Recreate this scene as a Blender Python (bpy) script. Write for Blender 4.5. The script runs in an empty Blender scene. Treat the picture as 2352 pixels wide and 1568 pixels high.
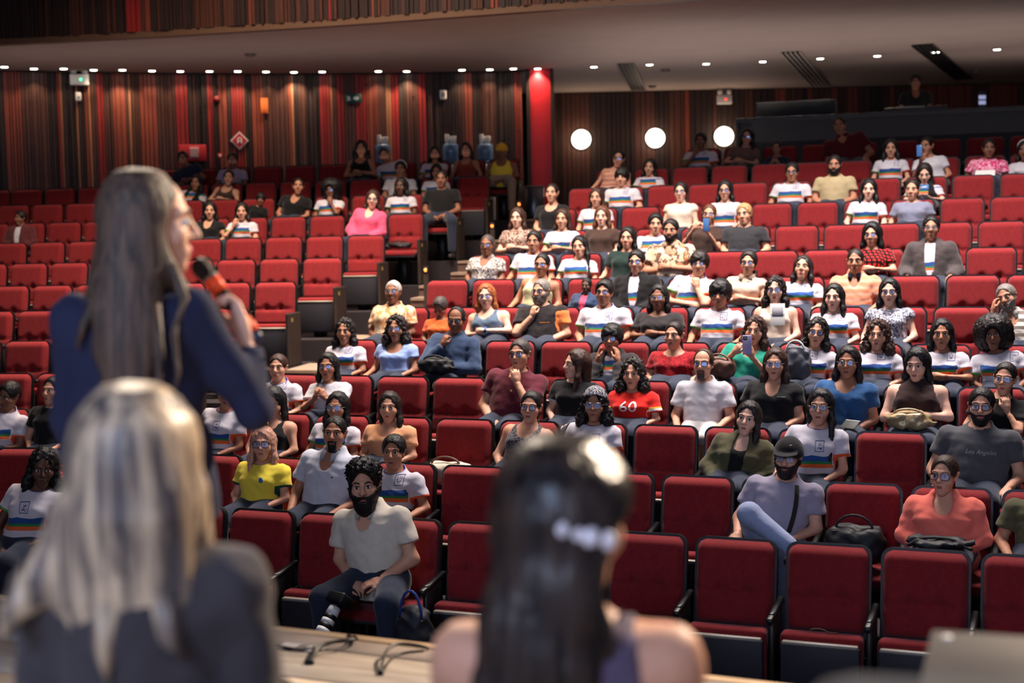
import bpy, bmesh, math, random
import numpy as np
from mathutils import Vector, Matrix
random.seed(7); RS = np.random.RandomState(7)
SC = bpy.context.scene; COL = SC.collection
PI = math.pi
# ------------------------------------------------------------------ camera, world, lights, exposure
FPX, CX, CY = 3267.0, 1176.0, 784.0
PITCH, ROLL, CAMZ = math.radians(4.2), math.radians(1.2), 1.5
cam = bpy.data.cameras.new('camera'); cam.sensor_width = 36.0; cam.lens = 36.0*FPX/2352.0
cam.clip_end = 200; cam.clip_start = 0.05
cam.dof.use_dof = True; cam.dof.focus_distance = 9.6; cam.dof.aperture_fstop = 1.75
CAM = bpy.data.objects.new('camera', cam); COL.objects.link(CAM)
CAM.matrix_world = Matrix.Translation((0, 0, CAMZ)) @ Matrix.Rotation(PI/2-PITCH, 4, 'X') @ Matrix.Rotation(-ROLL, 4, 'Z')
SC.camera = CAM
SC.view_settings.view_transform = 'Standard'; SC.view_settings.look = 'None'
SC.view_settings.exposure = 0.0; SC.view_settings.gamma = 1.0; SC.view_settings.use_curve_mapping = False
SC.cycles.max_bounces = 4; SC.cycles.diffuse_bounces = 2; SC.cycles.glossy_bounces = 1; SC.cycles.transmission_bounces = 2
SC.cycles.use_adaptive_sampling = True; SC.cycles.adaptive_threshold = 0.035; SC.cycles.adaptive_min_samples = 12
SC.cycles.transparent_max_bounces = 4; SC.cycles.sample_clamp_indirect = 4.0; SC.cycles.caustics_reflective = False; SC.cycles.caustics_refractive = False
SC.cycles.use_denoising = True
W = bpy.data.worlds.new('hall_ambient_fill'); SC.world = W; W.use_nodes = True
W.node_tree.nodes['Background'].inputs[0].default_value = (0.55, 0.5, 0.6, 1); W.node_tree.nodes['Background'].inputs[1].default_value = 0.50  # ambient fill from all sides, raised to lift the darks like haze
def area_light(name, loc, target, size, sizey, power, color, spread=math.pi):
    l = bpy.data.lights.new(name, 'AREA'); l.shape = 'RECTANGLE'; l.size = size; l.size_y = sizey
    l.energy = power; l.color = color; l.spread = spread
    o = bpy.data.objects.new(name, l); COL.objects.link(o); o.location = loc
    o.rotation_euler = (Vector(target)-Vector(loc)).to_track_quat('-Z', 'Y').to_euler(); return o
def spot_light(name, loc, target, power, color, angle, blend=0.5, radius=0.1):
    l = bpy.data.lights.new(name, 'SPOT'); l.energy = power; l.color = color; l.spot_size = angle; l.spot_blend = blend; l.shadow_soft_size = radius
    o = bpy.data.objects.new(name, l); COL.objects.link(o); o.location = loc
    o.rotation_euler = (Vector(target)-Vector(loc)).to_track_quat('-Z', 'Y').to_euler(); return o
WARM = (1.0, 0.80, 0.62); COOL = (0.62, 0.74, 1.0); NEUT = (1.0, 0.90, 0.86)
area_light('house_light_centre', (3.0, 12.6, 8.8), (3.0, 13.4, 0.0), 7.0, 1.6, 1060, NEUT, math.radians(100))
area_light('house_light_side', (-2.6, 15.0, 8.8), (-2.8, 16.6, 0.0), 3.0, 1.6, 560, WARM, math.radians(95))
spot_light('front_of_house_spot_right', (6.5, 10.5, 6.5), (-.1, 2.8, 0.8), 12000, (1.0, 0.80, 0.60), math.radians(30), 0.5, 0.2)
spot_light('front_of_house_spot_left', (-3.0, 12.5, 7.5), (-0.9, 3.2, 1.3), 3200, (1.0, 0.84, 0.66), math.radians(24), 0.5, 0.2)
spot_light('blue_stage_wash', (-3.2, -2.2, 4.6), (-0.5, 2.7, 1.0), 750, (0.42, 0.62, 1.0), math.radians(44), 0.6, 0.3)
area_light('soffit_bounce_fill_left', (-4.5, 21.5, 2.75), (-4.5, 21.5, 9.0), 8.0, 2.5, 24, (1.0, 0.76, 0.72), math.radians(170))  # added lamp standing in for light bounced up onto the soffit
area_light('soffit_bounce_fill_right', (5.5, 22.0, 3.0), (5.5, 22.0, 9.0), 9.0, 5.0, 85, (1.0, 0.84, 0.78), math.radians(170))  # second added bounce lamp, no such fixture in the hall
# ------------------------------------------------------------------ helpers
def lin(c): return tuple(((x/255.0)/12.92 if x/255.0 <= 0.04045 else ((x/255.0+0.055)/1.055)**2.4) for x in c)
def proj(P):
    X, Y, Z = P[0], P[1], P[2]-CAMZ
    zc = Y*math.cos(PITCH)-Z*math.sin(PITCH); yc = Y*math.sin(PITCH)+Z*math.cos(PITCH)
    u, v = X/zc, yc/zc; c, s = math.cos(ROLL), math.sin(ROLL)
    return CX+FPX*(u*c-v*s), CY-FPX*(u*s+v*c)
def ray(x, y):
    ur, vr = (x-CX)/FPX, (CY-y)/FPX; c, s = math.cos(ROLL), math.sin(ROLL)
    u, v = ur*c+vr*s, -ur*s+vr*c
    return np.array([u, math.cos(PITCH)+v*math.sin(PITCH), -math.sin(PITCH)+v*math.cos(PITCH)])
CAMP = np.array([0, 0, CAMZ])
def at_depth(x, y, D): d = ray(x, y); return CAMP+d*(D/d[1])
def at_height(x, y, z): d = ray(x, y); return CAMP+d*((z-CAMZ)/d[2])
def at_plane(x, y, n, dist): d = ray(x, y); return CAMP+d*(dist/(d[0]*n[0]+d[1]*n[1]))
MATS = {}
def mat(name, color, rough=0.6, metal=0.0, var=0.0, vscale=20.0, bump=0.0, bscale=60.0, stretch=(1, 1, 1), emit=None, estr=0.0, spec=0.4, alpha=1.0, sheen=0.0, trans=0.0):
    if name in MATS: return MATS[name]
    m = bpy.data.materials.new(name); m.use_nodes = True; nt = m.node_tree; b = nt.nodes['Principled BSDF']
    c = lin(color); b.inputs['Base Color'].default_value = (*c, 1); b.inputs['Roughness'].default_value = rough; b.inputs['Metallic'].default_value = metal
    b.inputs['Specular IOR Level'].default_value = spec
    if sheen: b.inputs['Sheen Weight'].default_value = sheen
    if trans: b.inputs['Transmission Weight'].default_value = trans
    if emit: b.inputs['Emission Color'].default_value = (*lin(emit), 1); b.inputs['Emission Strength'].default_value = estr
    if var or bump:
        tc = nt.nodes.new('ShaderNodeTexCoord'); mp = nt.nodes.new('ShaderNodeMapping'); mp.inputs['Scale'].default_value = stretch
        nt.links.new(tc.outputs['Object'], mp.inputs['Vector'])
        if var:
            n = nt.nodes.new('ShaderNodeTexNoise'); n.inputs['Scale'].default_value = vscale; n.inputs['Detail'].default_value = 1.5
            nt.links.new(mp.outputs[0], n.inputs['Vector'])
            r = nt.nodes.new('ShaderNodeMapRange'); r.inputs[1].default_value = 0.3; r.inputs[2].default_value = 0.7; r.inputs[3].default_value = 1-var; r.inputs[4].default_value = 1+var
            nt.links.new(n.outputs[0], r.inputs[0])
            mx = nt.nodes.new('ShaderNodeMix'); mx.data_type = 'RGBA'; mx.blend_type = 'MULTIPLY'; mx.inputs[0].default_value = 1; mx.inputs[6].default_value = (*c, 1)
            nt.links.new(r.outputs[0], mx.inputs[7]); nt.links.new(mx.outputs[2], b.inputs['Base Color'])
        if bump:
            n2 = nt.nodes.new('ShaderNodeTexNoise'); n2.inputs['Scale'].default_value = bscale; n2.inputs['Detail'].default_value = 1
            nt.links.new(mp.outputs[0], n2.inputs['Vector'])
            bp = nt.nodes.new('ShaderNodeBump'); bp.inputs['Strength'].default_value = bump; bp.inputs['Distance'].default_value = 0.01
            nt.links.new(n2.outputs[0], bp.inputs['Height']); nt.links.new(bp.outputs[0], b.inputs['Normal'])
    MATS[name] = m; return m
def mesh(name, V, F, mats=(), smooth=False, mi=None):
    me = bpy.data.meshes.new(name)
    V = np.asarray(V, dtype=np.float32); me.from_pydata(V.tolist() if len(V) < 3000 else V, [], F if not isinstance(F, np.ndarray) else F.tolist())
    for m in mats: me.materials.append(m)
    if smooth: me.polygons.foreach_set('use_smooth', np.ones(len(me.polygons), dtype=bool))
    if mi is not None: me.polygons.foreach_set('material_index', np.asarray(mi, dtype=np.int32))
    me.update(); return me
def fast_mesh(name, V, Q, mats=(), mi=None):
    """all-quad (or all-triangle) smooth mesh from arrays"""
    me = bpy.data.meshes.new(name); n = len(Q); k = Q.shape[1]
    me.vertices.add(len(V)); me.vertices.foreach_set('co', np.ascontiguousarray(V, dtype=np.float32).ravel())
    me.loops.add(n*k); me.loops.foreach_set('vertex_index', np.ascontiguousarray(Q, dtype=np.int32).ravel())
    me.polygons.add(n); me.polygons.foreach_set('loop_start', np.arange(0, n*k, k, dtype=np.int32))
    try: me.polygons.foreach_set('loop_total', np.full(n, k, dtype=np.int32))
    except Exception: pass
    me.polygons.foreach_set('use_smooth', np.ones(n, dtype=bool))
    for m in mats: me.materials.append(m)
    if mi is not None: me.polygons.foreach_set('material_index', np.asarray(mi, dtype=np.int32))
    me.update(calc_edges=True); me.validate(); return me
def ob(name, data, parent=None, loc=None, rot=None, scale=None, label=None, cat=None, group=None, kind=None):
    o = bpy.data.objects.new(name, data); COL.objects.link(o)
    if parent is not None: o.parent = parent
    if loc is not None: o.location = loc
    if rot is not None: o.rotation_euler = rot
    if scale is not None: o.scale = scale if hasattr(scale, '__len__') else (scale,)*3
    if label: o['label'] = label
    if cat: o['category'] = cat
    if group: o['group'] = group
    if kind: o['kind'] = kind
    return o
def bmesh_to(name, bm, mats=(), smooth=False):
    me = bpy.data.meshes.new(name); bm.to_mesh(me); bm.free()
    for m in mats: me.materials.append(m)
    if smooth: me.polygons.foreach_set('use_smooth', np.ones(len(me.polygons), dtype=bool))
    return me
def box_bm(x0, x1, y0, y1, z0, z1, bev=0.0, seg=2, bm=None):
    b = bmesh.new(); r = bmesh.ops.create_cube(b, size=1)
    for v in b.verts: v.co = Vector((x0+(v.co.x+.5)*(x1-x0), y0+(v.co.y+.5)*(y1-y0), z0+(v.co.z+.5)*(z1-z0)))
    if bev: bmesh.ops.bevel(b, geom=b.edges[:], offset=bev, segments=seg, affect='EDGES', profile=0.5)
    if bm is None: return b
    t = bpy.data.meshes.new('t'); b.to_mesh(t); b.free(); bm.from_mesh(t); bpy.data.meshes.remove(t); return bm
def box(name, x0, x1, y0, y1, z0, z1, m, bev=0.0, seg=2): return bmesh_to(name, box_bm(x0, x1, y0, y1, z0, z1, bev, seg), [m] if m else [], bev > 0)
def lathe(prof, n=24):
    V, F = [], []
    for r, z in prof:
        for i in range(n): a = 2*PI*i/n; V.append((r*math.cos(a), r*math.sin(a), z))
    for j in range(len(prof)-1):
        for i in range(n): F.append((j*n+i, j*n+(i+1) % n, (j+1)*n+(i+1) % n, (j+1)*n+i))
    F.append(tuple(range(n-1, -1, -1))); F.append(tuple((len(prof)-1)*n+i for i in range(n))); return V, F
def tube(pts, rad, n=8, cap=True):
    """swept tube through points; rad number or list"""
    P = [Vector(p) for p in pts]; R = rad if hasattr(rad, '__len__') else [rad]*len(P); V, F = [], []
    up = Vector((0, 0, 1)); pu = None
    for i, p in enumerate(P):
        d = (P[min(i+1, len(P)-1)]-P[max(i-1, 0)]).normalized()
        a = (pu - d*pu.dot(d)) if pu is not None else (up.cross(d) if abs(d.z) < .95 else Vector((1, 0, 0)).cross(d))
        a.normalize(); pu = a; b = d.cross(a)
        for k in range(n): t = 2*PI*k/n; V.append(tuple(p+(a*math.cos(t)+b*math.sin(t))*R[i]))
    for i in range(len(P)-1):
        for k in range(n): F.append((i*n+k, i*n+(k+1) % n, (i+1)*n+(k+1) % n, (i+1)*n+k))
    if cap: F.append(tuple(range(n-1, -1, -1))); F.append(tuple((len(P)-1)*n+k for k in range(n)))
    return V, F
def join(*vf):
    V, F = [], []
    for v, f in vf: o = len(V); V += list(v); F += [tuple(i+o for i in q) for q in f]
    return V, F
def prism(poly, z0, z1):
    n = len(poly); V = [(p[0], p[1], z0) for p in poly]+[(p[0], p[1], z1) for p in poly]
    F = [tuple(range(n-1, -1, -1)), tuple(range(n, 2*n))]+[(i, (i+1) % n, n+(i+1) % n, n+i) for i in range(n)]
    return V, F
def text_mesh(body, size, depth=0.002, align='CENTER'):
    c = bpy.data.curves.new('lettering', 'FONT'); c.body = body; c.size = size; c.extrude = depth; c.align_x = align; c.align_y = 'CENTER'; c.resolution_u = 3
    o = bpy.data.objects.new('tmp', c); COL.objects.link(o); dg = bpy.context.evaluated_depsgraph_get()
    me = bpy.data.meshes.new_from_object(o.evaluated_get(dg)); bpy.data.objects.remove(o); bpy.data.curves.remove(c); return me
ORD = ['zeroth', 'first', 'second', 'third', 'fourth', 'fifth', 'sixth', 'seventh', 'eighth', 'ninth', 'tenth', 'eleventh', 'twelfth', 'thirteenth', 'fourteenth', 'fifteenth', 'sixteenth', 'seventeenth', 'eighteenth', 'nineteenth', 'twentieth']
# ------------------------------------------------------------------ seating layout (rows of both blocks)
SEAT = 0.55; BACKH = 0.93
ZT = {1: -1.847, 2: -1.652, 3: -1.45, 4: -1.224, 5: -.979, 6: -.717, 7: -.467, 8: -.218, 9: .047, 10: .325, 11: .617, 12: .893, 13: 1.19}
ROWS = {}
class Row: pass
for blk, adeg in (('R', 22.0), ('L', 10.5)):
    a = math.radians(adeg)
    for r in range(1, 14):
        q = Row(); q.a = a; q.n = (math.sin(a), math.cos(a)); q.e = (math.cos(a), -math.sin(a)); q.blk = blk; q.r = r
        q.d = 8.33+.985*(r-1) if blk == 'R' else 15.5+(1.05 if r > 7 else .97)*(r-7)
        q.zt = CAMZ+ZT[r]; q.zf = q.zt-BACKH; ROWS[blk, r] = q
def row_s(q, px, dz=-.2, off=0.0):
    """distance along the row of the point seen at pixel column px"""
    z = q.zt+dz; y = 800.0
    for _ in range(6):
        P = at_plane(px, y, q.n, q.d+off); y = proj((P[0], P[1], z))[1]
    P = at_plane(px, y, q.n, q.d+off); return P[0]*q.e[0]+P[1]*q.e[1]
def row_pt(q, s, y=0.0, z=0.0): return (q.n[0]*(q.d+y)+q.e[0]*s, q.n[1]*(q.d+y)+q.e[1]*s, q.zf+z)
# anchor boundary pixel, first boundary pixel (left end), last pixel
LAY = {('R', 1): (688, 360, 2520), ('R', 2): (1012, 430, 2600), ('R', 3): (999, 470, 2520), ('R', 4): (993, 590, 2520), ('R', 5): (1113, 725, 2520), ('R', 6): (2137, 840, 2520),
       ('R', 7): (1083, 968, 2520), ('R', 8): (1840, 1055, 2520), ('R', 9): (1887, 1130, 2520), ('R', 10): (1826, 1215, 2520), ('R', 11): (1484, 1300, 2520), ('R', 12): (1631, 1368, 2520), ('R', 13): (1660, 1560, 2520),
       ('L', 1): (168, -80, 172), ('L', 2): (130, -190, 150), ('L', 3): (210, -190, 215), ('L', 4): (330, -190, 335), ('L', 5): (470, -190, 475), ('L', 6): (580, -190, 585), ('L', 7): (688, -190, 690),
       ('L', 8): (793, -190, 795), ('L', 9): (890, -190, 892), ('L', 10): (979, -190, 981), ('L', 11): (1064, -190, 1066), ('L', 12): (1130, -60, 1132), ('L', 13): (1120, 345, 1182)}
SEATS = {}   # (blk,row) -> list of seat-centre s
for key, (anc, p0, p1) in LAY.items():
    q = ROWS[key]; sp = SEAT
    sa = row_s(q, anc); s0, s1 = row_s(q, p0), row_s(q, p1)
    k0 = math.ceil((s0-sa)/sp-.25); k1 = math.floor((s1-sa)/sp+.25)
    SEATS[key] = [sa+(k+.5)*sp for k in range(k0, k1)]
    q.sp = sp; q.s0 = sa+k0*sp; q.s1 = sa+k1*sp
# ------------------------------------------------------------------ materials of the hall
M_CARPET = mat('dark_carpet', (38, 30, 32), .95, var=.25, vscale=60, bump=.3, bscale=300)
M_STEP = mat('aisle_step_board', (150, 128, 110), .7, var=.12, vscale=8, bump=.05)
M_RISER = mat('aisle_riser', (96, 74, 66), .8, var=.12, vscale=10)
M_CEIL = mat('ceiling_plaster', (168, 150, 142), .9, var=.03, vscale=2, bump=.05, bscale=8)
M_DARK = mat('dark_backing', (22, 14, 13), .9)
M_BOOTH = mat('booth_navy_panel', (30, 34, 42), .8, var=.1, vscale=3)
M_BLACK = mat('black_plastic', (18, 18, 20), .45, bump=.05, bscale=200)
M_GREY = mat('grey_metal', (120, 118, 116), .4, metal=.6)
M_WHITE = mat('white_plastic', (225, 222, 218), .45)
SL = [mat('slat_dark_brown', (44, 27, 22), .55, var=.25, vscale=6, stretch=(6, 6, .4)), mat('slat_brown', (76, 42, 31), .5, var=.25, vscale=6, stretch=(6, 6, .4)),
      mat('slat_red', (136, 32, 28), .5, var=.2, vscale=6, stretch=(6, 6, .4)), mat('slat_tan', (158, 104, 72), .5, var=.2, vscale=6, stretch=(6, 6, .4)), mat('slat_rust', (124, 56, 38), .5, var=.25, vscale=6, stretch=(6, 6, .4))]
# ------------------------------------------------------------------ hall shell
def strip(q, s0, s1, y0, y1): return [row_pt(q, s0, y0)[:2], row_pt(q, s1, y0)[:2], row_pt(q, s1, y1)[:2], row_pt(q, s0, y1)[:2]]
TF = -.72      # terrace front edge relative to seat-back plane
floor = ob('floor', None, kind='structure')
def slab(name, poly, z0, z1, m, parent): return ob(name, mesh(name, *prism(poly, z0, z1), [m]), parent)
R, L = 'R', 'L'
for r in range(1, 14):
    for blk in (R, L):
        q = ROWS[blk, r]; nxt = ROWS.get((blk, r+1)); y1 = (nxt.d-q.d+TF) if nxt else (10.5 if blk == R else 3.2)
        y0 = TF if r > 1 else -9.0
        if blk == R: s0, s1 = q.s0-.06, q.s1+(2.0 if r < 13 else 6)
        else: s0, s1 = q.s0-2.5, q.s1+.06
        if r == 1:
            slab('terrace', strip(q, s0 if blk == R else s0, s1, TF, y1), -3.6, q.zf, M_CARPET, floor)
        else: slab('terrace', strip(q, s0, s1, y0, y1), -3.6, q.zf, M_CARPET, floor)
slab('pit_floor', [(-14, -1), (14, -1), (14, 9.5), (-14, 12.5)], -3.6, ROWS[R, 1].zf-.004, M_CARPET, floor)
# aisle steps: each row a landing and a half step, light wooden treads with darker risers
for r in range(2, 14):
    qa, qb = ROWS[L, r], ROWS[R, r]; dz = qb.zf-ROWS[R, r-1].zf
    for half in (0, 1):
        ya, yb = TF-(.44 if half else 0), TF+1.35
        pl = row_pt(qa, qa.s1+.06, ya); pr = row_pt(qb, qb.s0-.06, ya); qr = row_pt(qb, qb.s0-.06, yb); ql = row_pt(qa, qa.s1+.06, yb)
        z = qb.zf-(dz*.5 if half else 0)
        poly = [pl[:2], pr[:2], qr[:2], ql[:2]]
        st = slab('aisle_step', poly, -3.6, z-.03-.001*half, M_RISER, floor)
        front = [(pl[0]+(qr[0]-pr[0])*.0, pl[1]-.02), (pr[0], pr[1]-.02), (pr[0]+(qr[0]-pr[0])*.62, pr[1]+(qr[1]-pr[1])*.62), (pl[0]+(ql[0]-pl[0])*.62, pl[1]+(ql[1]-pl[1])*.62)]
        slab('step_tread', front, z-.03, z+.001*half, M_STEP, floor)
HC = 2.88+CAMZ           # soffit height
DB = 29.0
ceil = ob('ceiling', None, kind='structure')
edge = [(-14, 22.0), (-7.34, 20.4), (-4.8, 19.9), (-2.2, 19.2), (.25, 18.4), (2.3, 17.7), (4.6, 16.8), (9.0, 15.0), (14, 12.6)]
slab('balcony_soffit', edge+[(15, 31), (-14, 31)], HC, HC+.25, M_CEIL, ceil)
slab('hall_ceiling', [(-15, -4), (15, -4), (15, 22), (-15, 24)], 9.0, 9.2, mat('hall_ceiling_dark', (60, 52, 50), .9), ceil)
# balcony front
bal = ob('wall_balcony', None, kind='structure')
for (xa, ya), (xb, yb) in zip(edge[:-1], edge[1:]):
    if xa < -9 or xb > 10: continue
    L_ = math.hypot(xb-xa, yb-ya); dx, dy = (xb-xa)/L_, (yb-ya)/L_; nx, ny = dy, -dx
    slab('fascia_backing', [(xa, ya), (xb, yb), (xb-nx*.15, yb-ny*.15), (xa-nx*.15, ya-ny*.15)], HC+.02, HC+1.9, M_DARK, bal)
    slab('fascia_trim', [(xa+nx*.05, ya+ny*.05), (xb+nx*.05, yb+ny*.05), (xb-nx*.1, yb-ny*.1), (xa-nx*.1, ya-ny*.1)], HC-.03, HC+.05, mat('bronze_trim', (98, 70, 52), .5), bal)
SLATM = {}
def slat_data(w, dep, h, mi):
    k = (w, dep, h, mi)
    if k not in SLATM: SLATM[k] = box('slat', -w/2, w/2, -dep, 0, 0, h, SL[mi])
    return SLATM[k]
def slats(parent, A, B, z0, h, weights, wset, dmax=.07, gap=.012, front=1):
    A, B = np.array(A, float), np.array(B, float); Ln = np.linalg.norm(B-A); d = (B-A)/Ln; ang = math.atan2(d[1], d[0]); s = 0; n = 0; mi = 0; run = 0
    while s < Ln-.02:
        w = random.choice(wset)
        if run <= 0: mi = random.choices(range(5), weights)[0]; run = random.choice((1, 1, 1, 2, 2, 3))
        run -= 1
        if mi == 3: w = min(w, .035); run = 0
        dep = random.choice((.03, .045, .06, dmax)); w = min(w, Ln-s)
        if w < .02: break
        p = A+d*(s+w/2)
        ob('slat', slat_data(round(w, 3), dep, h, mi), parent, (p[0], p[1], z0), (0, 0, ang)); s += w+gap; n += 1
    return n
for (xa, ya), (xb, yb) in zip(edge[1:-2], edge[2:-1]): slats(bal, (xa, ya-.001), (xb, yb-.001), HC+.05, 1.75, (8, 4, .35, .12, 1), (.03, .035, .045, .06), gap=.008)
# left rear wall
wl = ob('wall_left', None, kind='structure')
WPTS = [np.array(p) for p in ((-12.0, 21.6), (-8.41, 23.4), (-6.11, 24.2), (-3.98, 24.75), (-2.1, 24.98), (.26, 25.06))]
for A, B in zip(WPTS[:-1], WPTS[1:]):
    d = (B-A)/np.linalg.norm(B-A); nn = np.array([d[1], -d[0]])
    slab('wall_backing', [tuple(A), tuple(B), tuple(B-nn*.2), tuple(A-nn*.2)], -1.5, HC, M_DARK, wl)
    slats(wl, A if A[0] > -10 else A+d*1.0, B, .4, HC-.42, (6, 5, 2.2, 1.2, 3.0), (.028, .035, .045, .055, .07))
def wall_seg(px):
    for A, B in zip(WPTS[:-1], WPTS[1:]):
        d = (B-A)/np.linalg.norm(B-A); n = np.array([-d[1], d[0]]); P = at_plane(px, 300, n, A@n)
        if A[0]-.01 <= P[0] <= B[0]+.01: return d, n, float(A@n)
    return d, n, float(A@n)
# column
colm = ob('column', None, kind='structure')
cc = at_depth(1242, 300, 24.95); cw = .175
ob('column_shaft', box('column_shaft', -cw, cw, -.14, .25, .3, HC-.0, mat('red_lacquer', (186, 24, 34), .45, var=.06, vscale=3)), colm, (cc[0], cc[1]+.0, 0))
ob('column_edge', box('column_edge', -cw-.06, -cw, -.16, .25, .3, HC, SL[0]), colm, (cc[0], cc[1], 0))
ob('column_edge', box('column_edge', cw, cw+.06, -.16, .25, .3, HC, SL[0]), colm, (cc[0], cc[1], 0))
# return wall right of the column and the deep rear wall with globes
wb = ob('wall_back', None, kind='structure')
xr0 = cc[0]+cw+.06
slab('wall_return', [(xr0-.12, cc[1]), (xr0, cc[1]), (xr0+.1, DB), (xr0-.02, DB)], .2, HC, SL[0], wb)
slab('wall_backing', [(-1, DB), (15, DB), (15, DB+.2), (-1, DB+.2)], .2, HC, M_DARK, wb)
slats(wb, (xr0+.1, DB), (5.0, DB), .5, HC-.52, (7, 4, .3, .2, 1), (.07, .09, .12), dmax=.05)
slats(wb, (5.0, DB), (14.5, DB), .5, HC-.52, (3, 5, .5, .5, 4), (.09, .12), dmax=.05)
ob('wall_right', mesh('wall_right', *prism([(14, 4), (14.2, 4), (14.2, 30), (14, 30)], -3.6, 9), [M_DARK]), kind='structure')
ob('wall_side', mesh('wall_side', *prism([(-14.2, 4), (-14, 4), (-14, 24), (-14.2, 24)], -3.6, 9), [M_DARK]), kind='structure')
# sound booth
booth = ob('sound_booth', None, label='dark navy sound booth enclosure behind the rear right rows', cat='booth')
bz = CAMZ+1.86
pb0, pb1 = at_depth(1690, 280, 24.2), at_depth(2420, 280, 22.6)
ang = math.atan2(pb1[1]-pb0[1], pb1[0]-pb0[0]); bl = math.hypot(pb1[0]-pb0[0], pb1[1]-pb0[1])+1
booth.location = (pb0[0], pb0[1], 0); booth.rotation_euler = (0, 0, ang)
ob('booth_front', box('booth_front', 0, bl, 0, .12, .2, bz, M_BOOTH, .01), booth)
ob('booth_ledge', box('booth_ledge', 0, bl, -.03, .55, bz-.02, bz+.05, M_BOOTH, .01), booth)
ob('booth_side', box('booth_side', 0, .1, 0, 3.5, .2, bz, M_BOOTH, .01), booth)
ob('booth_floor', box('booth_floor', 0, bl, .1, 4, .2, 1.0, M_CARPET), booth)
ob('booth_screen', box('booth_screen', .3, 1.62, .35, .43, bz, bz+.33, mat('booth_dark_cloth', (24, 28, 34), .9), .01), booth)
# stage
stage = ob('floor_stage', None, kind='structure')
M_STAGE = [mat('stage_board_%d' % i, c, .55, var=.22, vscale=3, bump=.08, bscale=30, stretch=(1, 8, 8)) for i, c in enumerate(((160, 148, 138), (170, 156, 144), (150, 138, 130), (178, 164, 150)))]
se = [at_height(x, y, 0.0) for x, y in ((555, 1436), (1010, 1488))]
ea = math.atan2(se[1][1]-se[0][1], se[1][0]-se[0][0]); sd = np.array([math.cos(ea), math.sin(ea)]); sn = np.array([-sd[1], sd[0]])
stage.location = (se[0][0], se[0][1], 0); stage.rotation_euler = (0, 0, ea)
for i in range(14):
    y1 = -.17-i*.32; ob('plank', box('plank', -7, 7, y1-.314, y1, -.06, 0, M_STAGE[i*7 % 4], .004, 1), stage)
ob('stage_border', box('stage_border', -7, 7, -.166, -.03, -.06, .002, mat('stage_border_board', (150, 136, 128), .55, var=.15, vscale=4), .004, 1), stage)
ob('stage_nosing', box('stage_nosing', -7, 7, -.028, .03, -.07, .006, mat('stage_nosing_wood', (196, 166, 132), .5, var=.15, vscale=10, stretch=(1, 8, 8)), .006), stage)
ob('stage_front', box('stage_front', -7, 7, -.1, .01, -1.28, -.06, mat('stage_front_panel', (28, 24, 26), .8)), stage)
ob('stage_core', box('stage_core', -7, 7, -9, -.1, -1.28, -.062, M_DARK), stage)
M_SCREEN = mat('stage_screen_picture', (120, 150, 220), .5, emit=(200, 210, 242), estr=5.2)
scn = ob('projection_screen', None, None, (-.6-1.9, -4.6, 0), (0, 0, -math.radians(22)), None, 'large glowing blue-white projection screen at the back of the stage', 'screen')
ob('screen_picture', box('screen_picture', -3.2, 3.2, -.02, .02, 1.3, 4.9, M_SCREEN), scn)
ob('screen_frame', box('screen_frame', -3.3, 3.3, -.08, -.03, 1.2, 5.0, M_BLACK), scn)
for sx in (-2.6, 2.6): ob('screen_leg', box('screen_leg', sx-.05, sx+.05, -.08, -.02, 0, 1.25, M_BLACK), scn)
# ------------------------------------------------------------------ auditorium chairs
M_RED = mat('red_upholstery', (130, 34, 37), .88, var=.10, vscale=35, bump=.25, bscale=450, sheen=.1, spec=.15)
M_SHELL = mat('black_chair_shell', (16, 16, 18), .4)
M_PAN = mat('chair_base_panel', (38, 36, 42), .55)
M_LIP = mat('chair_base_lip', (150, 140, 128), .4)
M_END = mat('row_end_panel', (46, 34, 29), .6, var=.2, vscale=6, stretch=(4, 4, .6))
def pad(w, h, nx, nz, thick, corner, dimple, lower=0.38):
    """padded back cushion: grid with rounded corners, two button dimples and a crease; front is -y"""
    V, F = [], []
    for j in range(nz+1):
        for i in range(nx+1):
            u, v = i/nx*2-1, j/nz
            x, z = u*w/2, v*h
            if v > .5:    # rounded top corners (superellipse)
                t = (v-.5)*2; x *= (1-max(0, (t-.72)/.28)**2.4*.16)
            x *= (.97 + .03*min(1, v*4)) if v < .25 else 1
            e = min(1, (1-abs(u))/.16); ez = min(1, (1-v)/.12, v/.10+.15)
            y = -thick*(math.sin(e*PI/2)**.6)*(math.sin(ez*PI/2)**.6)
            zc = h*lower
            y += .022*math.exp(-((z-zc)/.018)**2)*(1-.4*abs(u))
            if dimple:
                for sx in (-.36, .36): y += .045*math.exp(-(((x-sx*w/2)/.026)**2+((z-zc-.02)/.028)**2))
            if u in (-1, 1) or j in (0, nz): y = 0
            V.append((x, y, z))
    for j in range(nz):
        for i in range(nx): a = j*(nx+1)+i; F.append((a, a+1, a+nx+2, a+nx+1))
    b0 = len(V)
    V += [(x, .0, z) for x, y, z in V[:]]
    return V, F
TILT = math.radians(9)
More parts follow.
